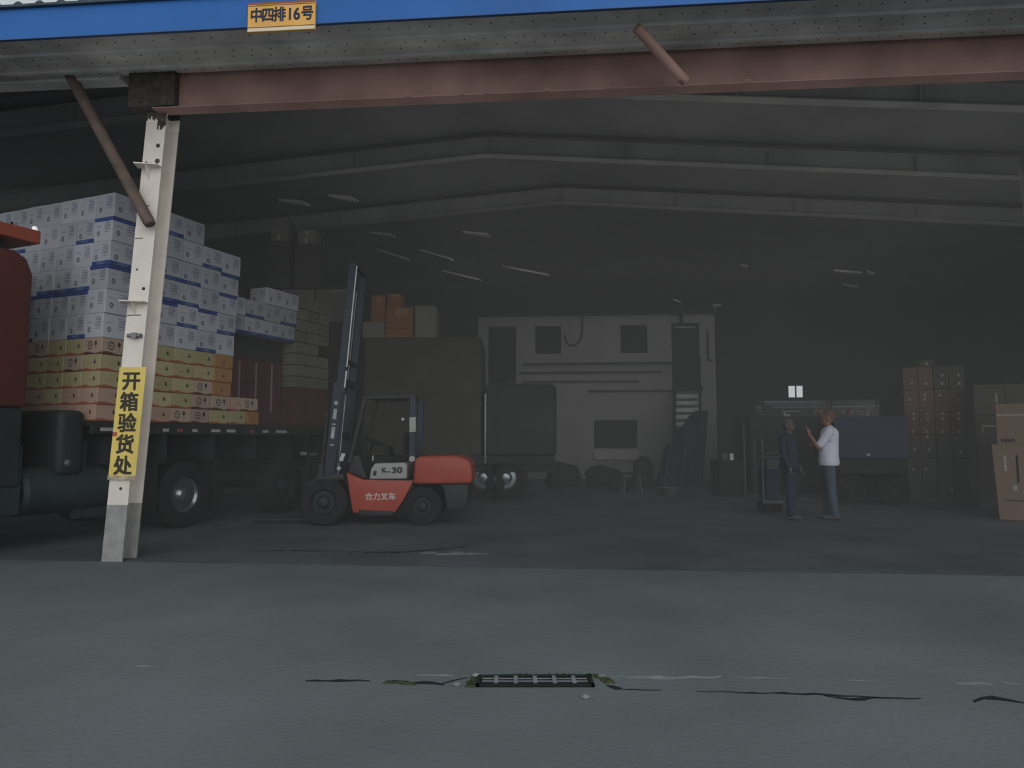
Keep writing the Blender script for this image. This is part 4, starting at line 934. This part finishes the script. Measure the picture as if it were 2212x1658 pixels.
# ================================================================ blue box vehicle behind the men
BD = 14.0
bv = empty('box_truck', (at(1880,1000,BD).x, BD, 0), R(-26)); tag(bv, 'small truck with a dark blue cargo box behind the standing man', 'truck')
m_bbox = mat('dark_blue_box', (.04,.055,.1), .5, var=.12, scale=2)
x0, x1 = at(1806,900,BD).x-bv.location.x, at(1950,900,BD).x-bv.location.x
z0, z1 = at(0,990,BD).z, at(0,899,BD).z
MB().box((x0,0,z0),(x1,1.7,z1)).build('cargo_box', m_bbox, bv, bevel=.02)
for k in (): MB().box((x0+(x1-x0)*k/5-.01,-.015,z0+.03),(x0+(x1-x0)*k/5+.01,-.0005,z1-.03)).build('rib', m_bbox, bv)
MB().box((x0+.05,.1,z0-.22),(x1-.05,1.6,z0)).build('chassis', m_chassis, bv)
p = at(1876,982,BD); MB().lathe((p.x-bv.location.x,-.001,p.z),(0,-1,0),[(0,.03),(.03,.025),(.035,0)],seg=12).build('lamp', m_railg, bv)
for x in (x0+.3, x1-.3):
    for y, s_ in ((.12,1),(1.55,-1)): wheel(bv, (x,y,.3), (0,-s_,0), .3, .2, m_rimd)
MB().box((x0+.1,-.03,z0-.3),(x1-.1,.04,z0-.22)).build('bumper', m_chassis, bv)
# dark panel stack in front of the doorway left part (blocks the lower doorway)
dk = empty('pallet_stack', (at(1690,1000,17).x, 17, 0)); tag(dk, 'dark wrapped pallet load behind the two men', 'pallet load')
x0, x1 = at(1622,1000,17).x-dk.location.x, at(1800,1000,17).x-dk.location.x
zz_ = at(0,899,17).z
MB().box((x0,0,.14),(x1,1.2,zz_)).build('wrapped_load', m_tarp2, dk, bevel=.06, smooth=True)
for x in (x0+.05,(x0+x1)/2-.05,x1-.15): MB().box((x,.05,0),(x+.1,1.15,.1)).build('skid', m_crack, dk)
MB().box((x0,.0,.1),(x1,1.2,.14)).build('deck', m_crack, dk)
ld = empty('box_truck', (at(1940,1000,17).x, 16.9, 0)); tag(ld, 'dark closed trailer end behind the blue cargo box', 'truck')
x0, x1 = at(1801,1000,17).x-ld.location.x, at(2020,1000,17).x-ld.location.x
MB().box((x0,0,.5),(x1,1.6,at(0,900,17).z)).build('body', m_chassis, ld, bevel=.03)
for x in (x0+.5,x1-.5):
    for y, s_ in ((.15,1),(1.45,-1)): wheel(ld, (x,y,.42), (0,-s_,0), .42, .22, m_rimd)
p = at(1698, 903, 16.98); 
sl = MB().box((p.x-.06,p.y-.03,zz_),(p.x-.03,p.y+.02,zz_+.09)).box((p.x,p.y-.03,zz_),(p.x+.04,p.y+.02,zz_+.07)).box((p.x+.06,p.y-.03,zz_),(p.x+.1,p.y+.02,zz_+.05)).build('bottle_group', m_white)
sl.name = 'white_cup_row'; tag(sl, 'row of tiny white cups on the wrapped pallet load', 'cups')
# teal hand trolley with grey box
TD = 12.6
tr = empty('hand_trolley', (at(1665,1030,TD).x, TD, 0)); tag(tr, 'teal hand trolley carrying a grey box left of the dark-clothed man', 'trolley')
m_teal = mat('teal_paint', (.10,.16,.14), .5, var=.1); 
def tp_(u, v): p = at(u, v, TD); return p.x - tr.location.x, p.z
xa, za = tp_(1646, 950); xb, zb_ = tp_(1690, 1028)
MB().tube((xa,0,.16),(xa,0,za),.022).tube((xa,.4,.16),(xa,.4,za),.022).tube((xa,0,za),(xa,.4,za),.022).build('upright', m_teal, tr, smooth=True)
MB().tube((xa,0,tp_(0,978)[1]),(xb-.05,0,tp_(0,978)[1]),.018).tube((xa,0,tp_(0,987)[1]),(xb-.05,0,tp_(0,987)[1]),.018).tube((xb-.05,0,tp_(0,987)[1]),(xb-.05,0,tp_(0,978)[1]),.018).build('cross_rail', m_teal, tr, smooth=True)
MB().box((xa,-.02,.16),(xb,.42,.22)).build('platform', m_teal, tr, bevel=.01)
MB().box((xa+.06,0,.222),(xb-.04,.4,tp_(0,1014)[1])).build('lower_box', m_btarp, tr, bevel=.01)
MB().box((xa+.08,-.01,tp_(0,1014)[1]),(xb-.06,.38,tp_(0,992)[1])).build('grey_box', mat('box_grey', (.14,.14,.14), .6, var=.1), tr, bevel=.01)
for x in (xa+.08, xb-.08):
    for y in (.03,.37): MB().lathe((x,y,.08),(0,1,0),[(.02,-.025),(.08,-.02),(.08,.02),(.02,.025)],seg=16).build('castor', m_black, tr, smooth=True)
# dark crate with white box, far left of the men
cr_ = empty('dark_crate', (at(1572,1040,16).x, 16, 0)); tag(cr_, 'dark slatted crate standing right of the office stairs', 'crate')
x0, x1 = at(1552,1000,16).x-cr_.location.x, at(1606,1000,16).x-cr_.location.x; zc_ = at(0,994,16).z
for k in range(5):
    z0 = zc_*k/5+.01; MB().box((x0,-.02,z0),(x1,0,z0+zc_/5-.03)).build('slat', m_sack, cr_)
MB().box((x0,0.001,0),(x1,.6,zc_)).build('body', m_sack, cr_)
p0, p1 = at(1579,993,16), at(1586,979,16)
wb = MB().box((p0.x,16.05,zc_+.002),(p1.x,16.13,p1.z)).build('white_box', mat('white_box', (.85,.85,.82), .4, var=0)); tag(wb, 'tiny bright white box standing on the dark slatted crate', 'box')
gb = MB().box((p0.x-.18,16.1,zc_+.002),(p0.x-.03,16.3,p1.z+.02)).build('grey_box', mat('box_grey2', (.1,.1,.1), .6, var=.1), bevel=.01); tag(gb, 'small dark grey box left of the tiny white box', 'box')
ph_ = MB().box((at(1603,915,16).x,15.95,0),(at(1607,915,16).x,16.0,at(0,910,16).z)).build('post', mat('post_maroon', (.12,.09,.085), .7, var=.1)); tag(ph_, 'thin dark post standing right of the slatted crate', 'post')

# ================================================================ people
def capsule_mesh(segs, ell, vox, smooth_it=6):
    bm = bmesh.new()
    def sph(c, r, sc_=(1,1,1), rot=None):
        M = Matrix.Translation(c) @ (rot.to_4x4() if rot else Matrix.Identity(4)) @ Matrix.Diagonal((*[r*x for x in sc_],1)); bmesh.ops.create_icosphere(bm, subdivisions=3, radius=1, matrix=M)
    for a_, ra, c_, rb_ in segs:
        a_, c_ = Vector(a_), Vector(c_); L = (c_-a_).length; n = max(2, int(L/(min(ra,rb_)*.45))+1)
        n = min(n, 26)
        for i in range(n+1): k = i/n; sph(a_.lerp(c_, k), ra + (rb_-ra)*k)
    for c_, r, sc_ in ell: sph(Vector(c_), r, sc_)
    me = bpy.data.meshes.new('tmp'); bm.to_mesh(me); bm.free()
    o = bpy.data.objects.new('tmp', me); COL.objects.link(o)
    rm = o.modifiers.new('r', 'REMESH'); rm.mode = 'VOXEL'; rm.voxel_size = vox; rm.use_smooth_shade = True
    sm = o.modifiers.new('s', 'SMOOTH'); sm.iterations = smooth_it; sm.factor = .5
    dg = bpy.context.evaluated_depsgraph_get(); out = bpy.data.meshes.new_from_object(o.evaluated_get(dg)); bpy.data.objects.remove(o)
    return out
def link(name, me, m, parent, label=None):
    me.materials.clear(); me.materials.append(m); me.name = name; o = bpy.data.objects.new(name, me); COL.objects.link(o); o.parent = parent
    if label: o['label'] = label
    return o
def person(loc_, rz, H_, skin, shirtm, trm, shoem, hairm, label, arms, short_hair, sleeves='short', bald=False):
    """local frame: facing -Y; +X is the person's left; heights scaled from 1.70 m"""
    k = H_/1.70; e = empty('person', loc_, rz); tag(e, label, 'person')
    V = lambda x, y, z: Vector((x*k, y*k, z*k))
    hipz, shz = .90, 1.38
    hands = []; bs = []; sh = []
    # body core
    bs += [(V(0,0,.95),.125*k, V(0,.01,1.15),.115*k), (V(0,.01,1.15),.115*k, V(0,.02,1.32),.12*k), (V(0,.02,1.38),.06*k, V(0,-.005,1.50),.052*k)]
    bs += [(V(-.14,.02,1.375),.058*k, V(.14,.02,1.375),.058*k)]
    legs = []
    for s_, fy in ((-1,-.05),(1,.06)):
        hip, kn, an = V(s_*.08,0,.90), V(s_*.10,fy*.5-.01,.49), V(s_*.105,fy,.09)
        legs.append((hip,kn,an,s_,fy)); bs += [(hip,.085*k,kn,.055*k),(kn,.055*k,an,.04*k)]
    for s_, (sx, el, wr, hd) in zip((-1,1), arms):
        S = V(s_*.185,.02,1.37); E_ = V(*el); Wp = V(*wr); Hd = V(*hd)
        bs += [(S,.052*k,E_,.04*k),(E_,.04*k,Wp,.027*k)]
        d = (Hd - Wp).normalized(); side = d.cross(Vector((0,1,.2))).normalized(); nrm = d.cross(side).normalized()
        palm = Wp + d*.05*k
        bs += [(Wp,.026*k,palm,.034*k)]
        for q_, (o_, l_) in enumerate(((-.03,.068),(-.01,.078),(.01,.072),(.03,.056))):
            r0 = palm + side*o_*k + d*.02*k; r1 = r0 + d*l_*.5*k + nrm*.006*k; r2 = r1 + d*l_*.35*k + nrm*.028*k
            bs += [(r0,.0095*k,r1,.009*k),(r1,.009*k,r2,.0075*k)]
        t0 = Wp + d*.025*k - side*.022*k; t1 = t0 - side*.035*k + d*.025*k + nrm*.015*k; t2 = t1 + d*.03*k + nrm*.012*k
        bs += [(t0,.012*k,t1,.0105*k),(t1,.0105*k,t2,.009*k)]
    hz = 1.60
    ell = [(V(0,.01,hz+.015),.1*k,(.78,.98,1.02)), (V(0,-.03,hz-.045),.07*k,(.82,.85,.9)), (V(0,-.062,hz-.085),.028*k,(1.1,.8,.8)), (V(0,-.098,hz-.02),.017*k,(.8,1.2,1.5)), (V(0,-.085,hz+.01),.012*k,(.8,1,2.2)),
           (V(-.078,.015,hz-.015),.028*k,(.35,.7,1.15)), (V(.078,.015,hz-.015),.028*k,(.35,.7,1.15)), (V(-.03,-.08,hz+.022),.02*k,(1.3,.5,.5)), (V(.03,-.08,hz+.022),.02*k,(1.3,.5,.5)), (V(0,-.085,hz-.06),.02*k,(1.3,.6,.5)),
           (V(0,-.03,1.12),.1*k,(1.1,.9,1.1)), (V(0,0,.93),.12*k,(1.25,.95,.9))]
    link('body', capsule_mesh(bs, ell, .0085*k, 3), skin, e)
    for s_ in (-1,1): MB().lathe(V(s_*.031,-.0835,hz+.004), (0,-1,0), [(0,.009*k),(.007*k,.006*k),(.011*k,0)], seg=10).build('eye', m_ink, e, smooth=True)
    MB().box(tuple(V(-.022,-.1,hz-.062)), tuple(V(.022,-.094,hz-.058))).build('mouth', mat('lip', (.2,.07,.06), .6, var=0), e)
    # hair: cap over the skull
    if short_hair:
        hm = capsule_mesh([], [(V(0,.022,hz+.03),.1*k,(.82,.98,.98))], .008*k, 2)
        bm = bmesh.new(); bm.from_mesh(hm); dl = [v for v in bm.verts if v.co.z < (hz-.045)*k + (-(v.co.y) * 1.25 if v.co.y < .02*k else 0) + (.0 if not bald else .0)]
        bmesh.ops.delete(bm, geom=dl, context='VERTS'); bm.to_mesh(hm); bm.free()
        link('hair', hm, hairm, e)
    # shirt
    ss = [(V(-.065,.0,.90),.145*k, V(.065,.0,.90),.145*k),(V(0,.0,.90),.158*k, V(0,.0,1.0),.15*k),(V(0,.0,1.0),.15*k,V(0,.012,1.2),.142*k),(V(0,.012,1.2),.142*k,V(0,.022,1.33),.14*k),(V(-.14,.022,1.368),.074*k,V(.14,.022,1.368),.074*k),(V(0,.025,1.40),.07*k,V(0,.02,1.435),.06*k)]
    ex = [(V(0,.0,.92),.155*k,(1.4,.95,.8)), (V(0,-.03,1.1),.125*k,(1.15,.95,1.2)), (V(0,.02,1.28),.14*k,(1.3,.9,.9))]
    for s_, (sx, el, wr, hd) in zip((-1,1), arms):
        S = V(s_*.185,.02,1.37); E_ = V(*el); Wp = V(*wr)
        if sleeves == 'short': ss += [(S,.076*k,S.lerp(E_,.8),.064*k)]
        else: ss += [(S,.074*k,E_,.058*k),(E_,.058*k,E_.lerp(Wp,.9),.042*k)]
    sme = capsule_mesh(ss, ex, .012*k, 4)
    bm = bmesh.new(); bm.from_mesh(sme); bmesh.ops.bisect_plane(bm, geom=bm.verts[:]+bm.edges[:]+bm.faces[:], plane_co=(0,0,.845*k), plane_no=(0,0,-1), clear_outer=True)
    for v in bm.verts: v.co.x *= 1.0 if v.co.z > 1.3*k else .98
    bm.to_mesh(sme); bm.free(); link('shirt', sme, shirtm, e)
    # trousers
    tt = [(V(-.05,0,.88),.11*k,V(.05,0,.88),.11*k)]
    for hip,kn,an,s_,fy in legs: tt += [(hip,.1*k,kn,.078*k),(kn,.078*k,an,.062*k)]
    tme = capsule_mesh(tt, [(V(0,0,.9),.11*k,(1.2,1,.8))], .012*k, 4)
    bm = bmesh.new(); bm.from_mesh(tme); bmesh.ops.bisect_plane(bm, geom=bm.verts[:]+bm.edges[:]+bm.faces[:], plane_co=(0,0,.05*k), plane_no=(0,0,-1), clear_outer=True); bm.to_mesh(tme); bm.free()
    link('trousers', tme, trm, e)
    for hip,kn,an,s_,fy in legs:
        sm_ = capsule_mesh([(an+V(0,.045,-.045),.043*k, an+V(0,-.06,-.052),.04*k),(an+V(0,-.06,-.052),.042*k,an+V(0,-.14,-.058),.032*k)], [], .008*k, 2)
        bm = bmesh.new(); bm.from_mesh(sm_)
        for v in bm.verts: v.co.z = max(v.co.z, .004*k)
        bm.to_mesh(sm_); bm.free(); link('shoe', sm_, shoem, e)
    return e
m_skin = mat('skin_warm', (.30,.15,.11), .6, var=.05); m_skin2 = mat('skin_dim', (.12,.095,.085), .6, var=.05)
m_shirt = mat('white_shirt', (.74,.74,.86), .85, var=.05, scale=8, bump=.3, bscale=14); m_jean = mat('blue_trousers', (.075,.1,.14), .85, var=.1, scale=8, bump=.3, bscale=14)
m_dblue = mat('navy_workwear', (.028,.036,.06), .85, var=.1, scale=8, bump=.3, bscale=14); m_shoe = mat('grey_shoe', (.09,.09,.1), .7, var=.1)
m_hair = mat('cropped_hair', (.16,.09,.075), .8, var=.2, scale=40); m_hair2 = mat('grey_hair', (.1,.095,.09), .8, var=.2, scale=40)
PD = gnd(1795, 1121).y
# facing left in the picture: local -Y -> world -X : rz = -90 deg ; the person's right (-x) is then towards ... the far/near side
p = at(1795, 1121, PD); hgt = at(1790, 889, PD).z
person((p.x, p.y, 0.004), R(-116), hgt, m_skin, m_shirt, m_jean, m_shoe, m_hair, 'bald-cropped man in a white short-sleeved shirt, one hand raised, facing left',
       [(0,(-.22,-.10,1.12),(.0,-.23,1.14),(.07,-.235,1.16)), (0,(.215,-.14,1.13),(.15,-.27,1.34),(.13,-.285,1.42))], True)
p = at(1712, 1122, PD); hgt = at(1712, 906, PD).z
person((p.x-.02, PD, 0.004), R(45), hgt, m_skin2, m_dblue, m_dblue, m_shoe, m_hair2, 'man in dark navy workwear facing the man in the white shirt',
       [(0,(-.24,.0,1.1),(-.25,-.1,.88),(-.25,-.13,.8)), (0,(.24,.02,1.1),(.26,-.06,.87),(.26,-.09,.79))], True, sleeves='long')
